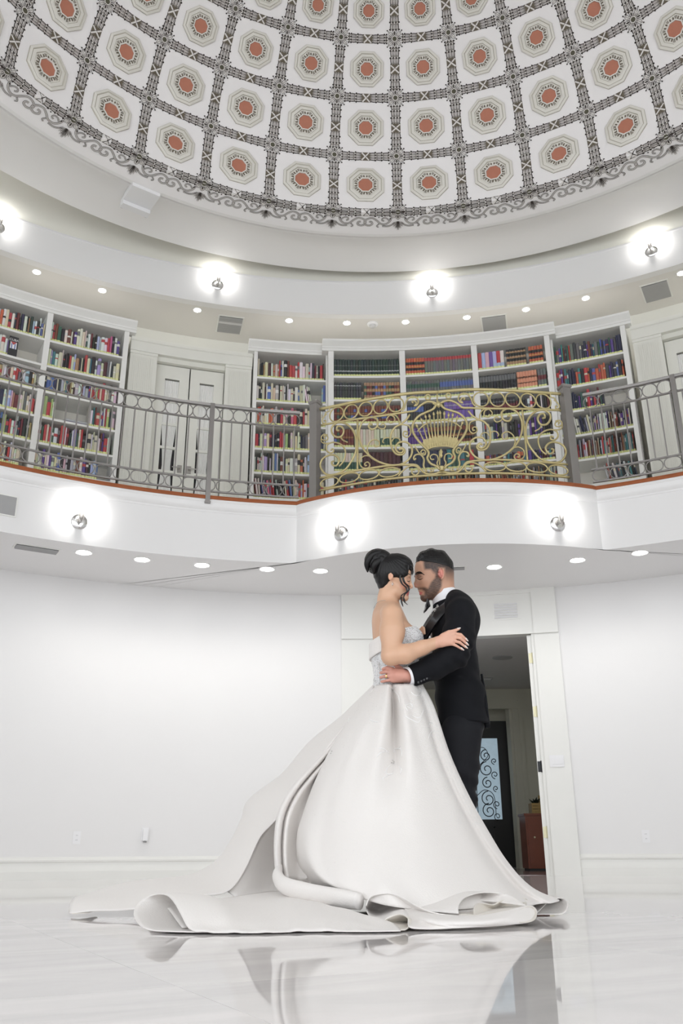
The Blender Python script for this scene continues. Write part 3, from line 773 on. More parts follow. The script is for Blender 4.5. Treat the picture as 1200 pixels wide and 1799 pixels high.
# projector box fixed under the flat ceiling disc
o = empty('ceiling_device', point(248, 352, 6.35), label='white box shaped device fixed under the upper ceiling beside the dome', cat='projector')
_p = point(248, 350, 7.0); _k = (7.42-CAM_H)/(_p.z-CAM_H); _p = Vector((_p.x*_k, _p.y*_k, 7.42)); o.location = _p
o.rotation_euler = (0, 0, -math.atan2(_p.x-D0[0], _p.y-D0[1]))
mm = MB(); mm.box(-.17, .17, -.16, .12, .0, .085); ob = mm.build('body', 'plastic_white', o)
mm = MB(); mm.box(-.17, .17, .125, .22, -.05, .06); ob = mm.build('front_shell', 'plastic_white', o)
for sx in (-1, 1):
    mm = MB(); mm.box(sx*.15-.012, sx*.15+.012, .218, .228, -.045, -.02); mm.build('foot', 'vent_dark', o)
mm = MB(); mm.lathe([(.035, .085), (.035, .11), (.06, .12)], 12); mm.build('ceiling_mount', 'plastic_white', o, 40)

# ================================================================== BOOKCASES
SH = [6.0, 5.655, 5.315, 4.98, 4.65, 4.31]        # tops of the six visible shelves
CT = 6.37                                          # underside of the cornice
def bookcase(divs, r, a_end0, a_end1, label, ends=(True, True)):
    o = empty('bookcase', pol(r, (a_end0+a_end1)/2, 3.70), label=label, cat='bookcase')
    inv = Matrix.Translation(-o.location)
    def bld(m, name, mt, par=o, sm=30):
        me = m.mesh(name, mt, sm); me.transform(inv); return link(name, me, par)
    rb = 8.05+(r-7.65)
    m = MB(); m.arcbox(rb-.02, rb, a_end0, a_end1, 3.70, CT+.08); bld(m, 'back_panel', 'case_inside')
    m = MB(); m.arcbox(r+.012, rb-.02, a_end0, a_end1, 3.70, 4.29); m.arcbox(r, r+.02, a_end0, a_end1, 3.70, 4.285); bld(m, 'base_cabinet', 'case_paint')
    for (a0, a1) in divs:
        m = MB(); m.arcbox(r, rb-.015, a0, a1, 4.28, CT+.02, 1); bld(m, 'upright', 'case_paint')
    for (p, q) in zip(divs, divs[1:]):
        for z in SH:
            m = MB(); m.arcbox(r+.004, rb-.02, p[1], q[0], z-.028, z); bld(m, 'shelf', 'case_paint')
    m = MB(); m.arcbox(r-.004, rb-.02, a_end0, a_end1, CT, CT+.03)
    bld(m, 'top_board', 'case_paint')
    prof = [(r+.10, CT-.005), (r-.012, CT-.005), (r-.014, CT+.030), (r-.022, CT+.034), (r-.024, CT+.055), (r-.040, CT+.075), (r-.066, CT+.098), (r-.078, CT+.112), (r-.080, CT+.135), (r+.10, CT+.135)]
    e = .6
    m = MB(); m.arcprofile(prof, a_end0-e*ends[0], a_end1+e*ends[1]); bld(m, 'cornice', 'case_paint')
    return o
bookcase([(-37.6, -37.0), (-30.45, -29.95), (-23.45, -23.0)], 7.65, -37.6, -23.0, 'tall white built-in bookcase left of the gallery double door', (False, True))
bookcase([(-11.0, -10.65), (-3.95, -3.76)], 7.65, -11.0, -3.76, 'narrow white built-in bookcase between the left gallery door and the middle bookcase', (True, False))
bookcase([(-3.75, -3.2), (3.33, 3.89), (10.42, 10.98), (17.48, 17.98)], 7.53, -3.75, 17.98, 'wide three-bay white bookcase behind the gilt balcony railing')
bookcase([(17.99, 18.2), (24.45, 24.9)], 7.65, 17.99, 24.9, 'narrow white built-in bookcase right of the three-bay bookcase', (False, True))

# ---- books
def hexc(s): 
    v = [int(s[i:i+2], 16)/255 for i in (0, 2, 4)]; return tuple(x/12.92 if x < .04 else ((x+.055)/1.055)**2.4 for x in v)
CN = {'white': 'e4e2dd', 'cream': 'd8d0b4', 'black': '1c1c20', 'navy': '232a4a', 'blue': '4a66b0', 'light blue': 'a9c0e0', 'red': 'c22830', 'dark red': '6e1a24', 'maroon': '4a1a20', 'orange': 'cc5a2c', 'brown': '7a3a22', 'tan': 'b08a60', 'green': '2c5a4a', 'dark green': '1e3630', 'lime': 'a8c470', 'teal': '2f7f88', 'purple': '5a3490', 'violet': '6f4aa8', 'pink': 'd05a8a', 'pale pink': 'e2b0c8', 'grey': '6c6e70', 'dark grey': '3c3e42', 'light grey': 'b4b6b8', 'yellow': 'd2b450', 'lilac': 'a89ac8'}
CL = {k_: hexc(v_) for k_, v_ in CN.items()}
def soften(c):
    g = sum(c)/3; return tuple(min(.85, (x*.84+g*.16)*.92+.035) for x in c)
CL = {k_: soften(v_) for k_, v_ in CL.items()}
STICK = hexc('dde0a0')
MIX = ['white']*10+['cream']*7+['black']*5+['red']*3+['blue', 'navy', 'navy', 'light blue', 'dark red', 'orange', 'brown', 'tan', 'green', 'dark green', 'lime', 'teal', 'purple', 'pink', 'pale pink', 'grey', 'dark grey', 'light grey', 'light grey', 'lilac', 'maroon']
def book_mesh(m, T, w_, h_, d_, cl, bands, stick):
    """spine faces -y; w along x, depth along +y"""
    r_ = .12*w_
    def bx(x0, x1, y0, y1, z0, z1, c): m.colr = c; m.box(x0, x1, y0, y1, z0, z1, T)
    m.cur = 0
    m.colr = cl
    # rounded spine and boards
    pr = [(-w_/2, d_), (-w_/2, .008), (-w_/4, .001), (0, -.001), (w_/4, .001), (w_/2, .008), (w_/2, d_)]
    v0 = [T @ Vector((x, y, 0)) for x, y in pr]; v1 = [T @ Vector((x, y, h_)) for x, y in pr]; n = len(pr)
    m.add(v0+v1, [(i, i+1, n+i+1, n+i) for i in range(n-1)])
    m.cur = 1; m.colr = None
    m.add([T @ Vector(p) for p in ((-w_/2+.002, .010, h_-.004), (w_/2-.002, .010, h_-.004), (w_/2-.002, d_-.003, h_-.004), (-w_/2+.002, d_-.003, h_-.004))], [(0, 1, 2, 3)])
    m.cur = 0
    def band(z0, z1, c, of):
        m.colr = c; pr2 = [(-w_/2-.0003, .012), (-w_/2-.0003, .008-of), (-w_/4, .001-of), (0, -.001-of), (w_/4, .001-of), (w_/2+.0003, .008-of), (w_/2+.0003, .012)]
        a_ = [T @ Vector((x, y, z0)) for x, y in pr2]; b_ = [T @ Vector((x, y, z1)) for x, y in pr2]; m.add(a_+b_, [(i, i+1, 7+i+1, 7+i) for i in range(6)])
    for z0, z1, c in bands: band(z0*h_, z1*h_, c, .0006)
    if stick: band(.008, .040, STICK, .0011)
# what stands on each shelf: bay index -> row -> list of runs (kind, fraction of the bay)
def run(kind): return kind
def mixrow(n=1.0, **k): return [('mix', n, k)]
BAYS = [
 ('left part of the left bookcase', 7.65, -37.0, -30.45, [mixrow(), [('mix', .62, {}), ('gap', .38, {})], mixrow(), mixrow(), mixrow(), mixrow(.9)]),
 ('right part of the left bookcase', 7.65, -29.95, -23.45, [mixrow(.97), mixrow(), mixrow(.98), [('mix', .22, {}), ('gap', .10, {}), ('flat', .3, {}), ('mix', .38, {})], mixrow(), [('mix', .84, {}), ('gap', .16, {})]]),
 ('narrow bookcase beside the gallery door', 7.65, -10.65, -3.95, [mixrow(), [('mix', .72, {}), ('lean', .09, {}), ('gap', .13, {}), ('mix', .06, {})], mixrow(), mixrow(), [('mix', .84, {}), ('gap', .16, {})], [('lean', .55, {}), ('mix', .45, {})]]),
 ('left bay of the middle bookcase', 7.53, -3.2, 3.33, [[('set', 1, dict(c='dark green', b='deeds'))], [('set', .45, dict(c='dark grey', b='dots')), ('set', .55, dict(c='tan', b='tribands'))], [('set', 1, dict(c='brown', b='tribands'))], [('set', .3, dict(c='brown', b='tribands')), ('set', .38, dict(c='cream', b='none')), ('set', .32, dict(c='cream', b='greenlow'))], [('set', .42, dict(c='cream', b='greenlow')), ('set', .58, dict(c='maroon', b='none', big=1))], [('mix', 1, dict(pal=['dark grey', 'black', 'green', 'grey', 'dark green', 'red', 'black', 'grey']))]]),
 ('centre bay of the middle bookcase', 7.53, 3.89, 10.42, [[('set', .29, dict(c='orange', b='blackbands')), ('set', .71, dict(c='grey', b='redtop'))], [('set', .5, dict(c='grey', b='greentop')), ('set', .5, dict(c='grey', b='bluetop'))], [('set', .25, dict(c='dark grey', b='bluetop')), ('set', .3, dict(c='black', b='none')), ('set', .45, dict(c='violet', b='dots', big=1))], [('set', .3, dict(c='purple', b='dots')), ('set', .7, dict(c='brown', b='blackbands'))], [('set', .55, dict(c='navy', b='none', big=1)), ('mix', .45, dict(pal=['green', 'cream', 'teal', 'red'], big=1))], [('mix', 1, dict(pal=['tan', 'cream', 'light grey', 'brown', 'teal', 'grey'], thin=1))]]),
 ('right bay of the middle bookcase', 7.53, 10.98, 17.48, [[('big6', .42, {}), ('set', .33, dict(c='black', b='tanbands')), ('set', .25, dict(c='orange', b='blackbands'))], [('set', .55, dict(c='black', b='greytop')), ('set', .30, dict(c='orange', b='salmon')), ('set', .15, dict(c='grey', b='redmid'))], [('set', .5, dict(c='black', b='redmid')), ('mix', .5, dict(pal=['black', 'dark grey', 'white', 'black', 'dark red']))], [('mix', 1, dict(pal=['black', 'purple', 'black', 'navy', 'light grey', 'black']))], [('mix', 1, dict(pal=['maroon', 'purple', 'teal', 'orange', 'dark red', 'navy'], short=1))], [('gap', .08, {}), ('lean', .3, dict(pal=['brown', 'tan', 'cream', 'black'])), ('mix', .62, dict(pal=['tan', 'cream', 'brown', 'light grey', 'grey'], thin=1))]]),
 ('narrow bookcase at the right', 7.65, 18.2, 24.45, [mixrow(pal=['blue', 'navy', 'dark grey', 'red', 'brown', 'teal', 'green', 'purple', 'light blue', 'violet', 'grey']), mixrow(pal=['dark red', 'navy', 'teal', 'purple', 'black', 'dark grey', 'blue', 'red', 'orange']), [('mix', .64, dict(pal=['dark red', 'teal', 'green', 'purple', 'navy', 'red'])), ('gap', .36, {})], [('lean', .45, dict(pal=['white', 'cream', 'navy', 'light grey'])), ('mix', .55, dict(pal=['black', 'cream', 'purple', 'white', 'brown'], thin=1))], [('mix', 1, dict(pal=['light grey', 'cream', 'white', 'brown', 'grey', 'red', 'teal', 'black', 'tan'], thin=1))], [('gap', .56, {}), ('lean', .44, dict(pal=['white', 'red', 'navy', 'teal', 'black', 'brown']))]]),
]
BAND = {
 'none': lambda c: [], 'deeds': lambda c: [(.30, .36, CL['light grey']), (.62, .66, CL['grey'])], 'dots': lambda c: [(.55, .60, CL['black']), (.80, .84, CL['light grey'])],
 'tribands': None, 'greenlow': lambda c: [(.12, .52, CL['green'])], 'blackbands': lambda c: [(.30, .44, CL['black']), (.62, .78, CL['black']), (.5, .53, CL['yellow'])],
 'redtop': lambda c: [(.80, .97, CL['red'])], 'greentop': lambda c: [(.62, .84, CL['green'])], 'bluetop': lambda c: [(.60, .88, CL['blue'])],
 'tanbands': lambda c: [(.16, .32, CL['tan']), (.48, .60, CL['tan']), (.78, .88, CL['tan'])], 'greytop': lambda c: [(.66, .95, CL['grey']), (.1, .2, CL['cream'])],
 'salmon': lambda c: [(.0, 1.0, hexc('d89a80')), (.34, .40, CL['black']), (.62, .72, CL['black'])], 'redmid': lambda c: [(.42, .66, CL['dark red']), (.78, .84, CL['grey'])]}
def tri():
    q = random.choice(['blue', 'green', 'dark red', 'black']); return [(.30, .48, CL[q]), (.66, .82, CL[random.choice([q, 'brown'])]), (.56, .58, CL['yellow'])]
stuff = MB(); nind = 0
rowname = ['top', 'second', 'third', 'fourth', 'fifth', 'lowest']
def suffix(n): return 'th' if 10 <= n % 100 <= 20 else {1: 'st', 2: 'nd', 3: 'rd'}.get(n % 10, 'th')
for bi, (bn, r, a0, a1, rows) in enumerate(BAYS):
    W_ = R(a1-a0)*(r+.03)
    for ri, runs in enumerate(rows):
        zt = SH[ri]; individual = ri < 2; count = 0; sidx = 0
        for kind, frac, kw in runs:
            Lr = W_*frac
            s0 = W_*sum(q[1] for q in runs[:runs.index((kind, frac, kw))]) + .004
            end = min(s0+Lr-.004, W_-.004)
            if kind == 'gap': continue
            s_ = s0; tiltfall = 0.0
            if kind == 'flat':
                T0 = frame_at(r+.05, a0+math.degrees((s0+.12)/(r+.03)), zt)
                for q, c in enumerate(['violet', 'light grey']):
                    T = T0 @ Matrix.Translation((-.14+.02*q, 0, .015+.032*q)) @ Matrix.Rotation(PI/2, 4, 'Y'); book_mesh(stuff, T, .03, .27, .18, CL[c], [], False)
                continue
            pal = kw.get('pal', MIX); setc = None
            n6 = ['red', 'light blue', 'pale pink', 'violet', 'light blue', 'red', 'white']; q6 = 0
            hset = .262 if kind == 'set' else None
            while s_ < end:
                if kind == 'set': wd = .052 if kw.get('big') else .0355; c = kw['c']; h_ = .262 if not kw.get('big') else .272; dp = .19
                elif kind == 'big6': wd = .0475; c = n6[q6 % 7]; q6 += 1; h_ = .265; dp = .19
                else:
                    wd = random.choice([.018, .022, .026, .03, .034, .042]) if not kw.get('thin') else random.choice([.008, .011, .014, .02])
                    if kw.get('big'): wd = .055
                    c = random.choice(pal); h_ = random.uniform(.20, .285) if not kw.get('short') else random.uniform(.15, .17); dp = random.uniform(.14, .19)
                    if kind == 'lean': wd = random.choice([.01, .014, .02, .024]); h_ = random.uniform(.22, .27)
                if s_+wd > end+.004: break
                az = a0+math.degrees((s_+wd/2)/(r+.03)); T = frame_at(r+.03+random.uniform(0, .012)*(kind != 'set'), az, zt)
                tilt = 0
                if kind == 'lean': tilt = random.uniform(.10, .16)*(-1); T = T @ Matrix.Translation((-wd/2, 0, 0)) @ Matrix.Rotation(tilt, 4, 'Y') @ Matrix.Translation((wd/2, 0, 0))
                elif kind == 'mix' and random.random() < .12: T = T @ Matrix.Rotation(random.uniform(-.02, .02), 4, 'Y')
                bf = BAND.get(kw.get('b', ''), None); bands = tri() if kw.get('b') == 'tribands' else (bf(c) if bf else [])
                if kind == 'big6': bands = [(.02, .16, CL['cream']), (.16, .34, CL['light blue'] if q6 > 5 else CL[c])]
                if kind in ('mix', 'lean') and random.random() < .55:
                    b2 = random.choice(['white', 'black', 'cream', 'red', 'grey', c]); zz = random.uniform(.45, .7); bands = [(zz, zz+random.uniform(.06, .25), CL[b2])]
                cc = tuple(min(1, v*random.uniform(.88, 1.12)) for v in CL[c])
                if individual and nind < 300:
                    count += 1; nind += 1
                    m = MB(); Ti = T.inverted(); book_mesh(m, Matrix.Identity(4), wd-.0015, h_, dp, cc, bands, True)
                    me = m.mesh('book', ['book_cover', 'book_pages'])
                    wdn = 'thick' if wd > .038 else ('slim' if wd < .024 else 'medium')
                    b_ = link('book', me, None, '%s %s book, %d%s from left, %s shelf, %s' % (wdn, c, count, suffix(count), rowname[ri], bn), 'book', 'books on the %s shelf of the %s' % (rowname[ri], bn))
                    b_.matrix_world = T
                else:
                    book_mesh(stuff, T, wd-.0015, h_, dp, cc, bands, True)
                s_ += wd+(.0 if kind != 'lean' else .004)
o = stuff.build('book_rows', ['book_cover', 'book_pages'], None)
tag(o, 'the many closely packed books on the four lower shelves of all the gallery bookcases', 'books', None, 'stuff')

# face-out book with a flag on its jacket
def text_mesh(txt, size, T, mt, name, parent, ext=.0006):
    cu = bpy.data.curves.new('t', 'FONT'); cu.body = txt; cu.size = size; cu.align_x = 'CENTER'; cu.extrude = ext
    to = bpy.data.objects.new('t', cu); dg = bpy.context.evaluated_depsgraph_get(); col.objects.link(to)
    bpy.context.view_layer.update(); dg = bpy.context.evaluated_depsgraph_get()
    me = bpy.data.meshes.new_from_object(to.evaluated_get(dg)); bpy.data.objects.remove(to); me.transform(T); me.materials.clear(); me.materials.append(M[mt])
    return link(name, me, parent)
mat('flag_red', CL['red'], .5); mat('flag_blue', CL['blue'], .5); mat('book_black', CL['black'], .4)
o = empty('book', label='black book titled CUBA with a flag, facing out on the second shelf at far left', cat='book')
o.matrix_world = frame_at(7.665, -32.95, SH[1])
m = MB(); m.box(-.052, .052, 0, .02, .002, .262); m.build('cover', 'book_black', o)
X90 = Matrix.Rotation(PI/2, 4, 'X')
text_mesh('CUBA', .040, Matrix.Translation((0, -.001, .205)) @ X90, 'plastic_white', 'title', o)
m = MB(); m.box(-.036, .036, -.0015, 0, .10, .19); fl = m.build('flag', 'flag_blue', o)
m = MB(); m.box(-.012, .012, -.0022, -.0015, .10, .19); m.add([(-.036, -.003, .19), (.036, -.003, .19), (0, -.003, .145)], [(0, 1, 2)]); m.box(-.036, -.024, -.0022, -.0015, .10, .19); m.box(.024, .036, -.0022, -.0015, .10, .19); m.build('stripes', 'plastic_white', fl)
m = MB(); m.add([(-.034, -.0036, .189), (.034, -.0036, .189), (0, -.0036, .150)], [(0, 1, 2)]); m.build('triangle', 'flag_red', fl)

# ================================================================== GALLERY DOORS AND PILASTERS
def portal(name, ac, label_l):
    pw = 3.15                                       # half width of the opening in degrees
    st = []
    for s_, i in ((-1, 1), (1, 2)):
        a_in = ac+s_*pw*1.03; a_out = ac+s_*5.75
        lo, hi = min(a_in, a_out), max(a_in, a_out)
        m = MB(); m.arcbox(7.75, 8.42, lo, hi, 3.70, 6.20, 3)
        n = 11; wz = (hi-lo)
        for k in range(n):                          # fluting: raised fillets
            c_ = lo+wz*(.14+.72*k/(n-1)); m.arcbox(7.741, 7.752, c_-wz*.018, c_+wz*.018, 4.1, 6.10, 1)
        m.arcbox(7.735, 7.76, lo-.05, hi+.05, 3.70, 4.0, 3); m.arcbox(7.74, 7.76, lo-.03, hi+.03, 6.14, 6.18, 3)
        struct(m, 'trim_8', 'cream_paint', 30)
    m = MB(); a0, a1 = ac-5.8, ac+5.8
    prof = [(8.42, 6.185), (7.74, 6.185), (7.735, 6.20), (7.735, 6.315), (7.72, 6.325), (7.715, 6.35), (7.72, 6.375), (8.42, 6.375)]
    m.arcprofile(prof, a0, a1, 8); struct(m, 'trim_9', 'cream_paint', 30)
    m = MB(); m.arcprofile([(8.42, 6.12), (7.80, 6.12), (7.80, 6.186), (8.42, 6.186)], ac-3.25, ac+3.25, 4); struct(m, 'trim_10', 'cream_paint', 30)
    d = empty('door_'+name); d['kind'] = 'structure'
    for s_ in (-1, 1):
        T = frame_at(7.86, ac+s_*1.62, 3.70) @ Matrix.Rotation(0, 4, 'Z')
        hw = .215; g = .092                          # half widths of leaf and of glass
        m = MB(); z1 = 2.41
        m.box(-hw, -g, 0, .045, .01, z1, T); m.box(g, hw, 0, .045, .01, z1, T); m.box(-g, g, 0, .045, .01, .28, T); m.box(-g, g, 0, .045, 2.22, z1, T)
        lf = m.build('door_leaf', 'cream_paint', d)
        zs = [.28+(2.22-.28)*k/6 for k in range(7)]
        for z in zs[1:-1]:
            m = MB(); m.box(-g, g, -.006, .02, z-.016, z+.016, T); m.build('glazing_bar', 'cream_paint', lf)
        for k in range(6):
            m = MB(); m.box(-g, g, .024, .028, zs[k]+.016, zs[k+1]-.016, T); m.build('pane', 'dark_glass', lf)
        # handle
        m = MB(); m.box(-.028*1, .028, -.008, .0, .93, 1.03, T @ Matrix.Translation((-s_*(hw-.05), 0, 0))); pl = m.build('lock_plate', 'nickel', lf)
        m = MB(); Tk = T @ Matrix.Translation((-s_*(hw-.05), -.02, .98)); m.tube([Tk @ Vector(p) for p in ((0, .015, 0), (0, -.03, 0), (s_*.02, -.035, 0), (s_*.10, -.035, -.004))], .008, 8); m.build('lever_handle', 'nickel', lf)
        # curtain gathered at handle height
        m = MB(); rings = []
        for k in range(25):
            z = .30+1.90*k/24; q = abs(z-1.02); wz = g*.55+(g*.50)*min(1, (q/.62))**1.1 if z > 1.02 else g*.55+g*.45*min(1, q/.55)
            rings.append([T @ Vector((-wz+2*wz*i/40, .012+.006*math.sin(i*1.35+.6*math.sin(k*.2))+.003*math.sin(i*2.9), z)) for i in range(41)])
        m.loft(rings); cu = m.build('curtain', 'curtain', lf, 180)
portal('2', -16.9, 'left'); portal('3', 31.1, 'right')

# ================================================================== RAILINGS
def rail_gray(a0, a1, label, posts):
    o = empty('railing', pol(RR, (a0+a1)/2, 3.71), label=label, cat='railing')
    inv = Matrix.Translation(-o.location); r = RR-.035
    def bld(m, name, sm=40):
        me = m.mesh(name, 'rail_iron', sm); me.transform(inv); return link(name, me, o)
    ZT = 4.775
    m = MB(); m.arcprofile([(r-.022, ZT-.018), (r+.022, ZT-.018), (r+.026, ZT+.004), (r+.012, ZT+.018), (r-.012, ZT+.018), (r-.026, ZT+.004)], a0, a1, int(abs(a1-a0)*1)); bld(m, 'handrail')
    for z, nm in ((4.60, 'upper_bar'), (3.905, 'lower_bar'), (3.765, 'bottom_bar')):
        m = MB(); m.arcbox(r-.010, r+.010, a0, a1, z-.008, z+.008, int(abs(a1-a0))); bld(m, nm)
    L = R(a1-a0)*r
    n = round(L/.148)
    for i in range(n):
        az = a0+(a1-a0)*(i+.5)/n; T = frame_at(r, az, (4.60+ZT-.018)/2); rr_ = (ZT-.018-4.60)/2-.002
        if any(abs(az-p) < .4 for p in posts): pass
        m = MB(); m.tube([T @ Vector((rr_*.97*math.cos(t), 0, rr_*math.sin(t))) for t in [2*PI*k/20 for k in range(20)]], .0065, 5, closed=True); bld(m, 'ring', 180)
    n2 = round(L/.178)
    for i in range(n2):
        az = a0+(a1-a0)*(i+.5)/n2; T = frame_at(r, az, 3.835); rr_ = .063; hw = L/n2/2-.006
        m = MB(); pts = []
        for k in range(20):
            t = 2*PI*k/20; c, s_ = math.cos(t), math.sin(t); pts.append(T @ Vector((hw*(abs(c)**.75)*(1 if c >= 0 else -1), 0, rr_*(abs(s_)**.85)*(1 if s_ >= 0 else -1))))
        m.tube(pts, .0058, 5, closed=True); bld(m, 'oval_ring', 180)
    n3 = round(L/.115)
    for i in range(n3):
        az = a0+(a1-a0)*(i+.5)/n3
        if any(abs(az-p) < .35 for p in posts): continue
        T = frame_at(r, az, 0); m = MB(); m.box(-.0065, .0065, -.0065, .0065, 3.90, 4.60, T); bld(m, 'baluster')
    for p in posts:
        T = frame_at(r-.012, p, 0); m = MB(); m.box(-.024, .024, -.024, .024, 3.64, ZT+.01, T); bld(m, 'post')
        T = frame_at(r-.012, p, 0); m = MB(); m.box(-.03, .03, -.03, .03, 3.62, 3.64, T); bld(m, 'post_foot')
    return o
rail_gray(-46, AL+.15, 'grey iron gallery railing left of the gilt section', [-16.0])
rail_gray(AR-.15, 58, 'grey iron gallery railing right of the gilt section', [29.4, 45.3])
def newel(u_ang, label):
    p = bow(u_ang, 3.71, BR-.05); o = empty('newel_post', p, R(u_ang), label=label, cat='post')
    m = MB(); m.box(-.045, .045, -.045, .045, -.0, 1.14); m.build('shaft', 'rail_iron', o)
    m = MB(); m.loft([[Vector((x*s_, y*s_, z)) for x, y in ((-1, -1), (1, -1), (1, 1), (-1, 1))] for s_, z in ((.045, 1.14), (.056, 1.15), (.058, 1.175), (.05, 1.182), (.012, 1.205))], True, True); m.build('cap', 'rail_iron', o)
    m = MB(); m.box(-.055, .055, -.055, .055, 0, .03); m.build('foot', 'rail_iron', o)
newel(-31.6, 'square grey newel post at the left end of the gilt railing')
newel(17.5, 'square grey newel post at the right end of the gilt railing')
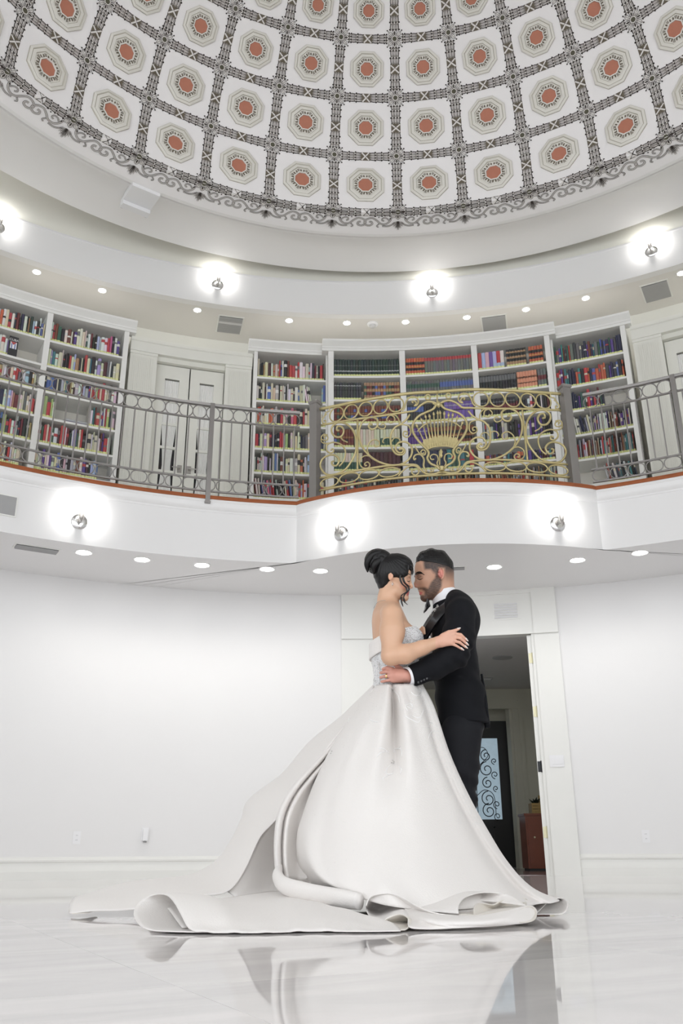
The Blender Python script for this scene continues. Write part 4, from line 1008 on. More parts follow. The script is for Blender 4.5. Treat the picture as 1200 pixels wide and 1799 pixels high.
RAIL={
 'top_rail':[(-1.333,1.077),(-1.077,1.063),(-0.681,1.06),(-0.308,1.061),(0.019,1.048)],
 'upper_rail':[(-1.317,0.877),(-1.078,0.86),(-0.813,0.846),(-0.56,0.838),(-0.315,0.845),(-0.243,0.854),(-0.193,0.903),(-0.12,0.941),(-0.06,0.932),(-0.014,0.908)],
 'lower_rail':[(-1.33,0.251),(-1.082,0.249),(-0.822,0.249),(-0.575,0.251),(-0.336,0.237),(-0.254,0.22),(-0.21,0.165),(-0.153,0.116),(-0.073,0.11),(-0.024,0.126)],
 'bottom_rail':[(-1.336,0.107),(-1.082,0.102),(-0.824,0.101),(-0.578,0.101),(-0.341,0.099),(-0.025,0.095)],
 'upright':[(-0.878,0.845),(-0.882,0.543),(-0.886,0.241)],
 'scroll_a':[(-1.092,0.754),(-1.12,0.767),(-1.113,0.807),(-1.065,0.796),(-1.038,0.735),(-1.066,0.68),(-1.134,0.689),(-1.182,0.754),(-1.175,0.821),(-1.106,0.853),(-1.011,0.818),(-0.932,0.727),(-0.894,0.598),(-0.902,0.467),(-0.949,0.37),(-1.028,0.28),(-1.149,0.252),(-1.259,0.281),(-1.323,0.382),(-1.302,0.457),(-1.231,0.488),(-1.148,0.476),(-1.094,0.412),(-1.121,0.351),(-1.169,0.364),(-1.183,0.401),(-1.155,0.407)],
 'scroll_b':[(-1.196,0.543),(-1.169,0.555),(-1.162,0.52),(-1.203,0.513),(-1.248,0.559),(-1.238,0.618),(-1.161,0.63),(-1.066,0.579),(-1.02,0.49),(-1.041,0.388),(-1.095,0.333)],
 'scroll_c':[(-1.267,0.706),(-1.281,0.726),(-1.262,0.735),(-1.231,0.711),(-1.238,0.679),(-1.281,0.682),(-1.314,0.718),(-1.288,0.753),(-1.238,0.738)],
 'scroll_c2':[(-1.31,0.717),(-1.31,0.676),(-1.274,0.643),(-1.217,0.633)],
 'scroll_d':[(-1.079,0.677),(-1.046,0.629),(-0.993,0.594)],
 'scroll_e':[(-0.712,0.746),(-0.737,0.764),(-0.751,0.733),(-0.72,0.694),(-0.669,0.705),(-0.649,0.756),(-0.661,0.805),(-0.723,0.839),(-0.801,0.816),(-0.847,0.75),(-0.861,0.646),(-0.831,0.52),(-0.757,0.402),(-0.647,0.306),(-0.514,0.249),(-0.407,0.249),(-0.334,0.292),(-0.296,0.366),(-0.305,0.445),(-0.363,0.497),(-0.435,0.492),(-0.467,0.437),(-0.444,0.389),(-0.403,0.377),(-0.384,0.408),(-0.413,0.427)],
 'scroll_f':[(-0.655,0.804),(-0.656,0.743),(-0.638,0.697),(-0.589,0.679),(-0.567,0.709),(-0.594,0.743),(-0.619,0.724)],
 'scroll_g':[(-0.305,0.808),(-0.343,0.752),(-0.405,0.706),(-0.466,0.675),(-0.511,0.601),(-0.514,0.496),(-0.492,0.415),(-0.451,0.364),(-0.391,0.357),(-0.369,0.397),(-0.401,0.432),(-0.428,0.413)],
 'scroll_h':[(-0.519,0.769),(-0.528,0.747),(-0.501,0.733),(-0.466,0.755),(-0.475,0.803),(-0.517,0.825),(-0.552,0.787),(-0.544,0.752)],
 'scroll_h2':[(-0.517,0.825),(-0.462,0.821),(-0.425,0.769),(-0.417,0.708)],
 'scroll_i':[(-0.36,0.582),(-0.339,0.582),(-0.341,0.612),(-0.374,0.616),(-0.379,0.571),(-0.337,0.546),(-0.303,0.588),(-0.315,0.669),(-0.363,0.694),(-0.417,0.701)],
 'scroll_j':[(-0.59,0.514),(-0.602,0.535),(-0.579,0.567),(-0.53,0.564),(-0.51,0.515)],
 'scroll_j2':[(-0.447,0.494),(-0.417,0.51),(-0.431,0.544),(-0.476,0.554),(-0.507,0.515)],
 'scroll_k':[(-0.692,0.516),(-0.686,0.485),(-0.643,0.491),(-0.642,0.541),(-0.697,0.57),(-0.748,0.539),(-0.771,0.47),(-0.753,0.401)],
 'scroll_l':[(-0.777,0.29),(-0.794,0.284),(-0.802,0.311),(-0.771,0.323),(-0.746,0.289),(-0.765,0.257),(-0.822,0.266),(-0.857,0.314),(-0.848,0.371),(-0.801,0.399),(-0.751,0.39)],
 'scroll_m':[(-0.264,0.938),(-0.275,0.959),(-0.245,0.959),(-0.231,0.927),(-0.253,0.905),(-0.223,0.913),(-0.209,0.959),(-0.237,1.007),(-0.292,1.013),(-0.336,0.967),(-0.356,0.895),(-0.382,0.861)],
 'scroll_n':[(-0.274,0.165),(-0.301,0.167),(-0.304,0.136),(-0.27,0.11),(-0.236,0.136),(-0.243,0.194),(-0.301,0.218),(-0.361,0.199),(-0.415,0.154),(-0.446,0.115)],
 'shield':[(-0.014,0.915),(-0.058,0.851),(-0.137,0.817),(-0.216,0.778),(-0.272,0.704),(-0.281,0.612),(-0.237,0.516),(-0.176,0.432),(-0.131,0.37),(-0.127,0.331),(-0.141,0.287),(-0.108,0.227),(-0.046,0.191),(-0.022,0.158)],
 'basket_rim':[(-0.228,0.607),(-0.191,0.649),(-0.13,0.69),(-0.058,0.708),(0.003,0.709)],
 'basket_base':[(-0.142,0.39),(-0.083,0.411),(-0.01,0.417)],
 'basket_band':[(-0.158,0.43),(-0.081,0.453),(-0.008,0.458)],
 'crest_stem':[(-0.008,1.029),(-0.014,0.915)],
 'crest_knot':[(-0.061,0.918),(-0.015,0.892),(0.012,0.893)],
 'fleur':[(-0.013,0.361),(-0.02,0.202)],
 'scroll_o':[(-0.071,0.272),(-0.1,0.271),(-0.111,0.304),(-0.081,0.327),(-0.043,0.312),(-0.031,0.266),(-0.045,0.223),(-0.029,0.183)],
 'scroll_p':[(-0.257,0.297),(-0.275,0.284),(-0.28,0.312),(-0.256,0.338),(-0.209,0.334),(-0.176,0.277),(-0.182,0.201),(-0.153,0.135)],
 'scroll_q':[(-0.167,0.351),(-0.197,0.346),(-0.204,0.37),(-0.178,0.387),(-0.155,0.359),(-0.168,0.328),(-0.214,0.345),(-0.248,0.4),(-0.264,0.43)],
 'scroll_r':[(-0.106,0.144),(-0.111,0.17),(-0.088,0.168),(-0.089,0.137),(-0.124,0.133)],
 'scroll_s':[(-1.245,0.991),(-1.267,0.982),(-1.253,1.014),(-1.217,1.018),(-1.21,1.051),(-1.246,1.068)],
 'scroll_s2':[(-1.281,0.916),(-1.26,0.918),(-1.257,0.889),(-1.288,0.891),(-1.303,0.929),(-1.267,0.982)],
 'ray_975':[(-0.232,0.66),(-0.133,0.389)],
 'ray_1015':[(-0.182,0.721),(-0.113,0.401)],
 'ray_1050':[(-0.139,0.755),(-0.089,0.409)],
 'ray_1085':[(-0.098,0.756),(-0.067,0.416)],
 'ray_1120':[(-0.055,0.777),(-0.046,0.419)],
 'ray_1155':[(-0.013,0.787),(-0.024,0.42)],
}
RAIL_RINGS=[(-1.126,0.961,0.085,0.086),(-0.953,0.952,0.082,0.085),(-0.785,0.95,0.079,0.084),(-0.618,0.947,0.078,0.084),(-0.446,0.945,0.08,0.084),(-0.108,0.996,0.026,0.03),(-1.217,0.176,0.109,0.055),(-0.983,0.183,0.113,0.054),(-0.761,0.181,0.108,0.054),(-0.54,0.175,0.11,0.051)]

gr = empty('gilt_railing', bow(-7.0, 3.71, BR-.05), label='bowed gilt wrought iron balcony railing with scrolls and a fan-shaped basket', cat='railing')
ginv = Matrix.Translation(-gr.location)
GU = -7.0
def gp(u, z, off=0.0): return bow(GU+math.degrees(u/(BR-.05)), 3.71+z, BR-.05+off)
def gbuild(m, name, sm=180, par=gr):
    me = m.mesh(name, 'rail_gold', sm); me.transform(ginv); return link(name, me, par)
RADS = {'top_rail': .019, 'upper_rail': .013, 'lower_rail': .013, 'bottom_rail': .014, 'upright': .011, 'scroll_a': .0115, 'scroll_e': .0115, 'scroll_g': .0115, 'scroll_b': .0095, 'shield': .013, 'scroll_p': .010, 'scroll_m': .009, 'scroll_n': .009}
for nm, pts in RAIL.items():
    sides = (1, -1)
    for s_ in sides:
        P2 = catmull([Vector((u*s_, z, 0)) for u, z in pts], 5) if not nm.startswith('ray') else [Vector((pts[0][0]*s_, pts[0][1], 0)), Vector((pts[1][0]*s_, pts[1][1], 0))]
        if nm in ('top_rail', 'upper_rail', 'lower_rail', 'bottom_rail', 'basket_rim', 'basket_base', 'basket_band') and abs(pts[-1][0]) < .03: P2[-1].x = 0
        m = MB(); rad = RADS.get(nm, .0075)
        m.tube([gp(p.x, p.y, .006 if nm.startswith('scroll') else 0) for p in P2], rad, 6)
        if nm.startswith('ray'):
            u, z = pts[0][0]*s_, pts[0][1]; dx, dz = pts[0][0]*s_-pts[1][0]*s_, pts[0][1]-pts[1][1]; l_ = math.hypot(dx, dz); dx /= l_; dz /= l_
            m.tube([gp(u-dx*.01, z-dz*.01), gp(u+dx*.012, z+dz*.012), gp(u+dx*.045, z+dz*.045)], [.006, .015, .001], 6)
        part = 'basket_ray' if nm.startswith('ray') else ('scroll' if nm.startswith('scroll') else nm)
        if nm in ('fleur', 'crest_stem', 'crest_knot') and s_ == -1: continue
        gbuild(m, part)
for u, z, rx, rz in RAIL_RINGS:
    for s_ in (1, -1):
        m = MB(); m.tube([gp(u*s_+rx*math.cos(t), z+rz*math.sin(t)) for t in [2*PI*k/22 for k in range(22)]], .0085, 6, closed=True); gbuild(m, 'ring')
# leaf-like fill of the basket: fan plate from base to band
m = MB(); rings = []
for i in range(15):
    u = -.165+.33*i/14; dz = .045*(1-(u/.165)**2)
    rings.append([gp(u*.82, .385+dz*.7, -.004), gp(u, .425+dz*.9, -.004), gp(u*1.12, .50+dz*1.0 if i % 2 else .47+dz, -.004), gp(u*1.12, .50+dz*1.0 if i % 2 else .47+dz, .004), gp(u, .425+dz*.9, .004), gp(u*.82, .385+dz*.7, .004)])
m.loft(rings, True, True); gbuild(m, 'basket_leaf', 60)
m = MB(); c = [gp(-.02, .86), gp(0, .93), gp(.02, .86)]; m.lathe([(.001, -.04), (.022, -.02), (.028, 0), (.022, .02), (.001, .045)], 10, Matrix.Translation(gp(0, .90))); gbuild(m, 'crest_boss', 60)
m = MB(); m.lathe([(.001, -.05), (.02, -.02), (.01, .0), (.022, .02), (.001, .06)], 10, Matrix.Translation(gp(0, .33))); gbuild(m, 'fleur_tip', 60)
m = MB(); m.lathe([(.03, -.02), (.02, 0), (.034, .02), (.03, .03), (.001, .032)], 10, Matrix.Translation(gp(0, .155))); gbuild(m, 'basket_foot', 60)

# ================================================================== SOFT SHAPES: one continuous surface from blended volumes
def project(P):
    P = np.asarray(P, float); v = P-np.array([0, 0, CAM_H]); cp, sp = math.cos(PITCH), math.sin(PITCH)
    dep = v[:, 1]*cp+v[:, 2]*sp; up = -v[:, 1]*sp+v[:, 2]*cp; u2 = F_PX*v[:, 0]/dep; v2 = F_PX*up/dep
    return 600+u2*_c-v2*_s, 900-(u2*_s+v2*_c)
class Soft:
    def __init__(s): s.p = []
    def cap(s, a, b, r1, r2=None, k=.01, sub=False, fl=None):
        """tapered capsule; fl = (axis vector, factor): thinner along that axis"""
        s.p.append(('c', np.array(a, float), np.array(b, float), r1, r1 if r2 is None else r2, k, sub, fl)); return s
    def chain(s, pts, rads, k=.01, k0=None, fl=None):
        for i in range(len(pts)-1): s.cap(pts[i], pts[i+1], rads[i], rads[i+1], (k0 if (k0 is not None and i == 0) else k), fl=fl)
        return s
    def ell(s, c, r, rot=0.0, k=.01, sub=False, rz=0.0):
        """rot: tilt about the y axis, rz: turn about z"""
        Rm = np.array(Matrix.Rotation(rz, 3, 'Z') @ Matrix.Rotation(rot, 3, 'Y')); s.p.append(('e', np.array(c, float), np.array(r, float), Rm, None, k, sub, None)); return s
    def plane(s, pt, n_, k=.004):
        n_ = np.array(n_, float); n_ /= np.linalg.norm(n_); s.p.append(('h', np.array(pt, float), n_, None, None, k, 'int', None)); return s
    def __call__(s, X):
        d = np.full(len(X), 1e3); cull = len(X) > 1 and len(s.p) > 6
        if cull:
            cc = (X.max(0)+X.min(0))/2; rad_ = float(np.linalg.norm(X.max(0)-cc))*1.25+.03
            cull = rad_ < .12
        for q in s.p:
            if cull and q[6] != 'int':
                if q[0] == 'c':
                    if q[7] is None:
                        ab = q[2]-q[1]; t = min(1, max(0, float((cc-q[1]) @ ab)/max(1e-12, float(ab @ ab)))); far_ = float(np.linalg.norm(cc-q[1]-t*ab))-max(q[3], q[4])
                        if far_ > rad_+q[5]: continue
                elif q[0] == 'e' and float(np.linalg.norm(cc-q[1]))-float(max(q[2])) > rad_+q[5]: continue
            if q[0] == 'c':
                a, b = q[1], q[2]; Y = X; 
                if q[7] is not None:
                    ax, fc = q[7]; ax = np.array(ax, float); mid = a; Y = X+np.outer((X-(a+b)/2) @ ax, ax)*(1/fc-1); ab = b-a; a = a+ax*((a-(q[1]+q[2])/2) @ ax)*(1/fc-1); b = b+ax*((b-(q[1]+q[2])/2) @ ax)*(1/fc-1)
                ab = b-a; t = np.clip(((Y-a) @ ab)/max(1e-12, ab @ ab), 0, 1)
                e = np.linalg.norm(Y-a-t[:, None]*ab, axis=1)-(q[3]+(q[4]-q[3])*t)
            elif q[0] == 'e':
                L = (X-q[1]) @ q[3]; k0 = np.linalg.norm(L/q[2], axis=1); k1 = np.linalg.norm(L/(q[2]**2), axis=1); e = k0*(k0-1)/np.maximum(k1, 1e-9)
            else:
                e = (X-q[1]) @ q[2]
            k = q[5]
            if q[6] == 'int':
                h_ = np.maximum(k-np.abs(d-e), 0)/k; d = np.maximum(d, e)+h_*h_*k*.25
            elif q[6]:
                h_ = np.maximum(k-np.abs(d+e), 0)/k; d = np.maximum(d, -e)+h_*h_*k*.25
            else:
                h_ = np.maximum(k-np.abs(d-e), 0)/k; d = np.minimum(d, e)-h_*h_*k*.25
        return d
def surface(fn, lo, hi, h, B=14):
    """surface nets over the blocks that the surface crosses"""
    lo = np.array(lo, float); hi = np.array(hi, float); nb = np.ceil((hi-lo)/(h*B)).astype(int); n = nb*B+1
    G = np.full(n, 1.0, np.float32)
    bi = np.stack(np.meshgrid(*[np.arange(q) for q in nb], indexing='ij'), -1).reshape(-1, 3)
    cen = lo+(bi+.5)*h*B; dc = fn(cen); rad = h*B*.5*1.733*1.9
    o_ = np.arange(B+1); off = np.stack(np.meshgrid(o_, o_, o_, indexing='ij'), -1).reshape(-1, 3)
    act = bi[np.abs(dc) < rad]
    for b in bi[dc <= -rad]: G[b[0]*B:b[0]*B+B+1, b[1]*B:b[1]*B+B+1, b[2]*B:b[2]*B+B+1] = -1.0
    CH = 1
    for i in range(0, len(act), CH):
        bb = act[i:i+CH]; idx = (bb[:, None, :]*B+off[None]); pts = lo+idx.reshape(-1, 3)*h
        v = fn(pts).astype(np.float32).reshape(len(bb), B+1, B+1, B+1)
        for b, vv in zip(bb, v): G[b[0]*B:b[0]*B+B+1, b[1]*B:b[1]*B+B+1, b[2]*B:b[2]*B+B+1] = vv
    S = G < 0
    c8 = [S[i:n[0]-1+i, j:n[1]-1+j, k:n[2]-1+k] for i in (0, 1) for j in (0, 1) for k in (0, 1)]
    cnt = sum(c.astype(np.int8) for c in c8); A = (cnt > 0) & (cnt < 8)
    ci = np.argwhere(A); ids = -np.ones(A.shape, np.int64); ids[A] = np.arange(len(ci))
    acc = np.zeros((len(ci), 3)); num = np.zeros(len(ci)); cor = [(i, j, k) for i in (0, 1) for j in (0, 1) for k in (0, 1)]
    for a in range(8):
        for b in range(a+1, 8):
            if sum(abs(cor[a][q]-cor[b][q]) for q in range(3)) != 1: continue
            va = G[ci[:, 0]+cor[a][0], ci[:, 1]+cor[a][1], ci[:, 2]+cor[a][2]]; vb = G[ci[:, 0]+cor[b][0], ci[:, 1]+cor[b][1], ci[:, 2]+cor[b][2]]
            m_ = (va < 0) != (vb < 0); t = np.where(m_, va/np.where(m_, va-vb, 1), 0)
            p_ = np.array(cor[a])[None]+(np.array(cor[b])-np.array(cor[a]))[None]*t[:, None]
            acc += p_*m_[:, None]; num += m_
    V = lo+(ci+acc/num[:, None])*h
    F_ = []
    for ax in range(3):
        o1, o2 = [(1, 2), (2, 0), (0, 1)][ax]
        sl = [slice(1, None)]*3; sl[ax] = slice(0, -1) 
        a_ = S[:, :, :]; sh = [slice(None)]*3; sh[ax] = slice(1, None); s0 = [slice(None)]*3; s0[ax] = slice(0, -1)
        cr = S[tuple(s0)] != S[tuple(sh)]; e = np.argwhere(cr)
        e = e[(e[:, o1] > 0) & (e[:, o2] > 0) & (e[:, o1] < n[o1]-1) & (e[:, o2] < n[o2]-1)]
        flip = S[e[:, 0], e[:, 1], e[:, 2]]
        def gi(d1, d2):
            q = e.copy(); q[:, o1] -= d1; q[:, o2] -= d2; return ids[q[:, 0], q[:, 1], q[:, 2]]
        q4 = np.stack([gi(1, 1), gi(0, 1), gi(0, 0), gi(1, 0)], 1); q4[~flip] = q4[~flip][:, ::-1]
        q4 = q4[(q4 >= 0).all(1)]; F_.append(q4)
    return V, np.vstack(F_)
def soft_object(fn, lo, hi, h, name, mt, parent, colfn=None, smooth_it=1):
    V, F_ = surface(fn, lo, hi, h)
    me = bpy.data.meshes.new(name); me.vertices.add(len(V)); me.vertices.foreach_set('co', V.astype(np.float32).ravel())
    me.loops.add(len(F_)*4); me.loops.foreach_set('vertex_index', F_.astype(np.int32).ravel())
    me.polygons.add(len(F_)); me.polygons.foreach_set('loop_start', np.arange(0, len(F_)*4, 4, dtype=np.int32)); me.polygons.foreach_set('loop_total', np.full(len(F_), 4, np.int32))
    me.update(calc_edges=True); me.validate()
    bm = bmesh.new(); bm.from_mesh(me)
    for _ in range(smooth_it): bmesh.ops.smooth_vert(bm, verts=bm.verts, factor=.5, use_axis_x=True, use_axis_y=True, use_axis_z=True)
    bm.to_mesh(me); bm.free()
    me.materials.append(M[mt]); me.polygons.foreach_set('use_smooth', [True]*len(me.polygons))
    if colfn is not None:
        co = np.empty(len(me.vertices)*3, np.float32); me.vertices.foreach_get('co', co); c = colfn(co.reshape(-1, 3).astype(float))
        ca = me.color_attributes.new('Col', 'FLOAT_COLOR', 'POINT'); ca.data.foreach_set('color', np.c_[c, np.ones(len(c))].astype(np.float32).ravel())
    o = link(name, me, None)
    if parent is not None: o.parent = parent; o.matrix_parent_inverse = Matrix.Translation(-parent.location)
    return o
def inpoly(px, py, poly, soft):
    """soft membership of picture-side regions"""
    inside = np.zeros(len(px), bool); dmin = np.full(len(px), 1e9); n = len(poly)
    for i in range(n):
        x0, y0 = poly[i]; x1, y1 = poly[(i+1) % n]
        c = ((y0 > py) != (y1 > py)) & (px < (x1-x0)*(py-y0)/((y1-y0) if y1 != y0 else 1e-9)+x0); inside ^= c
        dx, dy = x1-x0, y1-y0; t = np.clip(((px-x0)*dx+(py-y0)*dy)/max(1e-9, dx*dx+dy*dy), 0, 1); dmin = np.minimum(dmin, np.hypot(px-x0-t*dx, py-y0-t*dy))
    return np.clip(.5+np.where(inside, dmin, -dmin)/soft, 0, 1)
def att(o, parent):
    o.parent = parent; o.matrix_parent_inverse = Matrix.Translation(-parent.location); return o
def tb(parent, name, mt, pts, rad, n=6, closed=False, squash=None, sm=180):
    m = MB(); m.tube(pts, rad, n, closed, True, squash); return att(m.build(name, mt, None, sm), parent)

# ================================================================== THE GROOM
groom = empty('person', (.55, 4.52, 0), label='bearded dark-haired man in a black tuxedo and bow tie, embracing the bride', cat='person')
GY = 4.55
def G(px, py, dy=0.0): return point(px, py, GY+dy)
b = Soft()
b.ell(G(763, 1001), (.098, .077, .097), k=.01)
b.ell(G(773, 1012), (.072, .070, .078), k=.03)
b.ell(G(749, 1022), (.058, .058, .080), rot=R(-12), k=.03)
for s_ in (-1, 1):
    b.cap(G(769, 1034, s_*.036), G(749, 1049, s_*.012), .030, .020, k=.03)
    b.ell(G(746, 1021, s_*.036), (.022, .018, .018), k=.02)                      # cheek bone
b.cap(G(745, 1051, -.008), G(745, 1051, .008), .0165, k=.02)
b.cap(G(734.5, 1005.5, -.030), G(734.5, 1005.5, .030), .0125, k=.014)             # brow
b.ell(G(742.5, 997), (.040, .054, .038), k=.02)                                   # forehead
for s_ in (-1, 1): b.ell(G(732.5, 1014.5, s_*.034), (.017, .017, .012), k=.010, sub=True)
for s_ in (-1, 1): b.ell(G(738.5, 1015, s_*.031), (.0130, .0125, .0100), k=.003)
b.cap(G(735.5, 1010), G(730.6, 1026), .0075, .0095, k=.010)                     # nose
b.cap(G(730.6, 1026), G(731, 1030), .0095, .0098, k=.008)
for s_ in (-1, 1): b.ell(G(735, 1031, s_*.0115), (.0095, .0065, .0075), k=.005)
b.cap(G(738.5, 1037.5, -.014), G(738.5, 1037.5, .014), .0085, k=.012)            # upper lip pad
b.cap(G(737.5, 1039.5, -.012), G(737.5, 1039.5, .012), .0062, k=.003)
b.cap(G(738.8, 1044.0, -.011), G(738.8, 1044.0, .011), .0068, k=.003)
b.chain([G(779, 1030), G(782, 1050), G(790, 1078)], [.056, .058, .075], k=.03)
for s_ in (-1, 1):
    b.ell(G(774.5, 1008, s_*.0755), (.0150, .0060, .0280), rot=R(-8), rz=R(12*s_), k=.006)
    b.ell(G(773.0, 1009, s_*.0835), (.0080, .0040, .0120), rot=R(-8), k=.004, sub=True)
    rim = [G(774.5+5.2*math.sin(t)+(1.2 if math.cos(t) > 0 else -.6)*.6, 1008.3-10.2*math.cos(t), s_*(.0835+.002*math.sin(t))) for t in [R(-70)+R(240)*q/8 for q in range(9)]]
    b.chain(rim, [.0050]*8+[.0058], k=.003)
    b.cap(G(773.5, 1003, s_*.082), G(776, 1011, s_*.082), .0040, k=.003)
    b.ell(G(769.8, 1010.5, s_*.080), (.0040, .0045, .0060), k=.002)
# body under the clothes
b.ell(G(803, 1110, .0), (.09, .16, .12), k=.06); b.ell(G(806, 1180), (.09, .13, .14), k=.06); b.ell(G(812, 1255), (.09, .14, .11), k=.06)
shN, elN, wrN = G(812, 1082, -.20), G(803, 1150, -.27), G(716, 1189, -.305)
b.chain([shN, elN], [.055, .045], k=.05); b.chain([elN, wrN], [.042, .027], k=.02)
shF, elF, wrF = G(806, 1080, .20), G(806, 1155, .25), G(735, 1172, .10)
b.chain([shF, elF], [.055, .045], k=.05); b.chain([elF, wrF], [.042, .027], k=.02)
for s_ in (-1, 1): b.chain([G(812, 1270, s_*.085), G(810, 1400, s_*.09), G(808, 1560, s_*.09)], [.07, .048, .034], k=.04); b.cap(G(810, 1583, s_*.09), G(775, 1587, s_*.09), .03, .022, k=.03)
# near hand on her waist
fa = (0, 1, 0)
def HN(px, py, dy): return point(px, py, 4.238+dy)
b.chain([wrN, HN(708, 1188, .0), HN(697, 1187, .0)], [.027, .027, .024], k=.012)
b.cap(HN(704, 1181, .0), HN(688.5, 1179, .005), .0175, .014, k=.012); b.cap(HN(704, 1194, .0), HN(690, 1195, .005), .0165, .014, k=.012); b.cap(HN(700, 1187, .0), HN(688, 1187, .004), .019, .016, k=.012)
FG = [([HN(689, 1175.5, .004), HN(680, 1173.5, .008), HN(673, 1176, .030)], .0098), ([HN(688, 1181.5, .002), HN(678, 1180.5, .008), HN(669.5, 1182.5, .034)], .0098), ([HN(688, 1188, .002), HN(677.5, 1188.5, .008), HN(669, 1190.5, .035)], .0095), ([HN(690, 1194.5, .003), HN(680, 1196.5, .008), HN(670.5, 1198, .032)], .0085)]
for P_, r_ in FG: b.cap(P_[0], P_[1], r_, r_*.92, k=.005); b.cap(P_[1], P_[2], r_*.92, r_*.78, k=.002)
b.chain([HN(706, 1178, .01), HN(697, 1170, .012), HN(690, 1164, .02)], [.014, .011, .009], k=.006)
# far hand on her back
def HF(px, py, dy): return point(px, py, 4.62+dy)
b.cap(wrF, HF(718, 1172, -.02), .026, .022, k=.01)
for i in range(4): b.chain([HF(716, 1166+i*5, -.02), HF(705, 1165+i*5.5, -.03), HF(695, 1166+i*6, -.05)], [.0095, .009, .0075], k=.003)
lo = np.array([.13, 4.05, -.02]); hi = np.array([.95, 5.0, 1.86])
BEARD = [(771, 1000), (776, 1012), (776, 1030), (768, 1047), (752, 1062), (740, 1060), (736, 1050), (735, 1045.5), (745, 1046), (746, 1040), (741, 1036), (733, 1036.5), (735, 1033.5), (746, 1032), (752, 1034), (757, 1024), (764, 1016), (767, 1002)]
LIPS_G = [(732, 1039.2), (742.5, 1041), (741.5, 1044.5), (735, 1046.8), (732, 1043)]
FADE = [(743, 960), (800, 960), (800, 1024), (784, 1026), (781, 999), (771, 998), (768, 1010), (762, 1008), (757, 1001), (746, 1001), (744, 992)]
def groom_col(P):
    px, py = project(P); n = len(P); c = np.tile(np.array([.54, .305, .205]), (n, 1))
    nz = .5+.25*(np.sin(P[:, 0]*1900+3*np.sin(P[:, 2]*1300))+np.sin(P[:, 2]*2100+2*np.sin(P[:, 1]*1700)))
    head = (P[:, 2] > 1.40)
    def mix(m_, cc): m_ = (m_*head)[:, None]; return c*(1-m_)+np.array(cc)*m_
    bm_ = inpoly(px, py, BEARD, 4.0); c = mix(bm_*(.70+.25*nz), (.035, .022, .018))
    c = mix(inpoly(px, py, FADE, 5.0)*np.clip((1024-py)/24, 0, 1)*(.82+.18*nz), (.022, .017, .018)); c = mix(np.clip(1-np.hypot((px-737)/8, (py-1014)/6)**2, 0, 1)*.5, (.20, .095, .065))  # hair fade, then eye socket shade painted into the skin colour
    lp = inpoly(px, py, LIPS_G, 1.5); c = mix(lp, (.48, .13, .12))
    er = np.clip(1-np.hypot((px-774.5)/6, (py-1008)/10)**4, 0, 1); c = mix(er*.8, (.66, .24, .20))
    nose = np.clip(1-np.hypot((px-731)/5, (py-1029)/6)**2, 0, 1); c = mix(nose*.5, (.62, .27, .21))
    hd = (P[:, 2] < 1.2)[:, None]; c = np.where(hd, np.array([.66, .33, .26]), c)
    return c
body_g = soft_object(b, lo, hi, .0030, 'body', 'skin_groom', groom, groom_col, 1)
# hair: short top, faded sides
hs = Soft()
hs.ell(G(762.3, 998.5), (.1035, .0785, .100), k=.01); hs.ell(G(772, 1005), (.074, .0725, .080), k=.02)
hcut = Soft(); hcut.plane(G(745, 993.0), (-.26, 0, -1)); hcut.p[0] = hcut.p[0][:6]+(False, None)
def hair_fn(X):
    d = hs(X)+.0011*np.sin(X[:, 0]*420+6*np.sin(X[:, 1]*60))*np.cos(X[:, 1]*300)+.0008*np.sin(X[:, 2]*500); return np.maximum(d, hcut(X))
top = Soft(); 
top.chain([G(736, 984, -.03), G(743, 978, -.03), G(757, 973.5, -.025), G(775, 978, -.02), G(787, 992, -.01)], [.012, .017, .020, .022, .02], k=.02)
top.chain([G(735, 982, .0), G(743, 976, .0), G(757, 971.8, .0), G(775, 976, .0), G(788, 990, .0)], [.012, .017, .020, .022, .02], k=.02)
top.chain([G(736, 984, .03), G(743, 977.5, .03), G(757, 973, .03), G(775, 978, .02)], [.012, .017, .020, .022], k=.02)
def hair2(X): 
    a = hair_fn(X); c = top(X)+.0018*np.sin(X[:, 0]*330+X[:, 2]*260+4*np.sin(X[:, 1]*90)); k = .012; h_ = np.maximum(k-np.abs(a-c), 0)/k; return np.minimum(a, c)-h_*h_*k*.25
soft_object(hair2, (.34, 4.40, 1.60), (.72, 4.70, 1.90), .0036, 'hair', 'hair_black', groom, None, 1)
from mathutils.bvhtree import BVHTree
def tree_of(o): return BVHTree.FromPolygons([v.co.copy() for v in o.data.vertices], [tuple(p_.vertices) for p_ in o.data.polygons])
def drape(tree, pts, lift):
    out = []
    for x, y in pts:
        c = Vector((0, 0, CAM_H)); d = (point(x, y, 4.0)-c).normalized(); h_ = tree.ray_cast(c, d)
        if h_[0] is not None: out.append(h_[0]-d*lift)
    return out
def feature(parent, tree, name, mt, pts, rads, lift, yc, n=6, sq=None):
    P_ = drape(tree, [(p.x, p.y) for p in catmull([Vector((x, y, 0)) for x, y in pts], 4)], lift); k = len(P_)
    if k < 2: return
    rr_ = [rads[0]+(rads[1]-rads[0])*min(1, i/(k-1)*2) if i < k/2 else rads[1]+(rads[2]-rads[1])*(2*i/(k-1)-1) for i in range(k)]
    for s_ in (1, -1): tb(parent, name, mt, [Vector((p.x, p.y if s_ > 0 else 2*yc-p.y, p.z)) for p in P_], rr_, n)
gt = tree_of(body_g)
feature(groom, gt, 'eyebrow', 'hair_black', [(729.5, 1009.8), (733.5, 1006.2), (739, 1006.0), (745.5, 1010.5)], (.0030, .0044, .0015), .0008, GY)
feature(groom, gt, 'eyebrow', 'hair_black', [(731, 1010.6), (735.5, 1008.2), (741, 1008.2)], (.0018, .0030, .0015), .0004, GY)
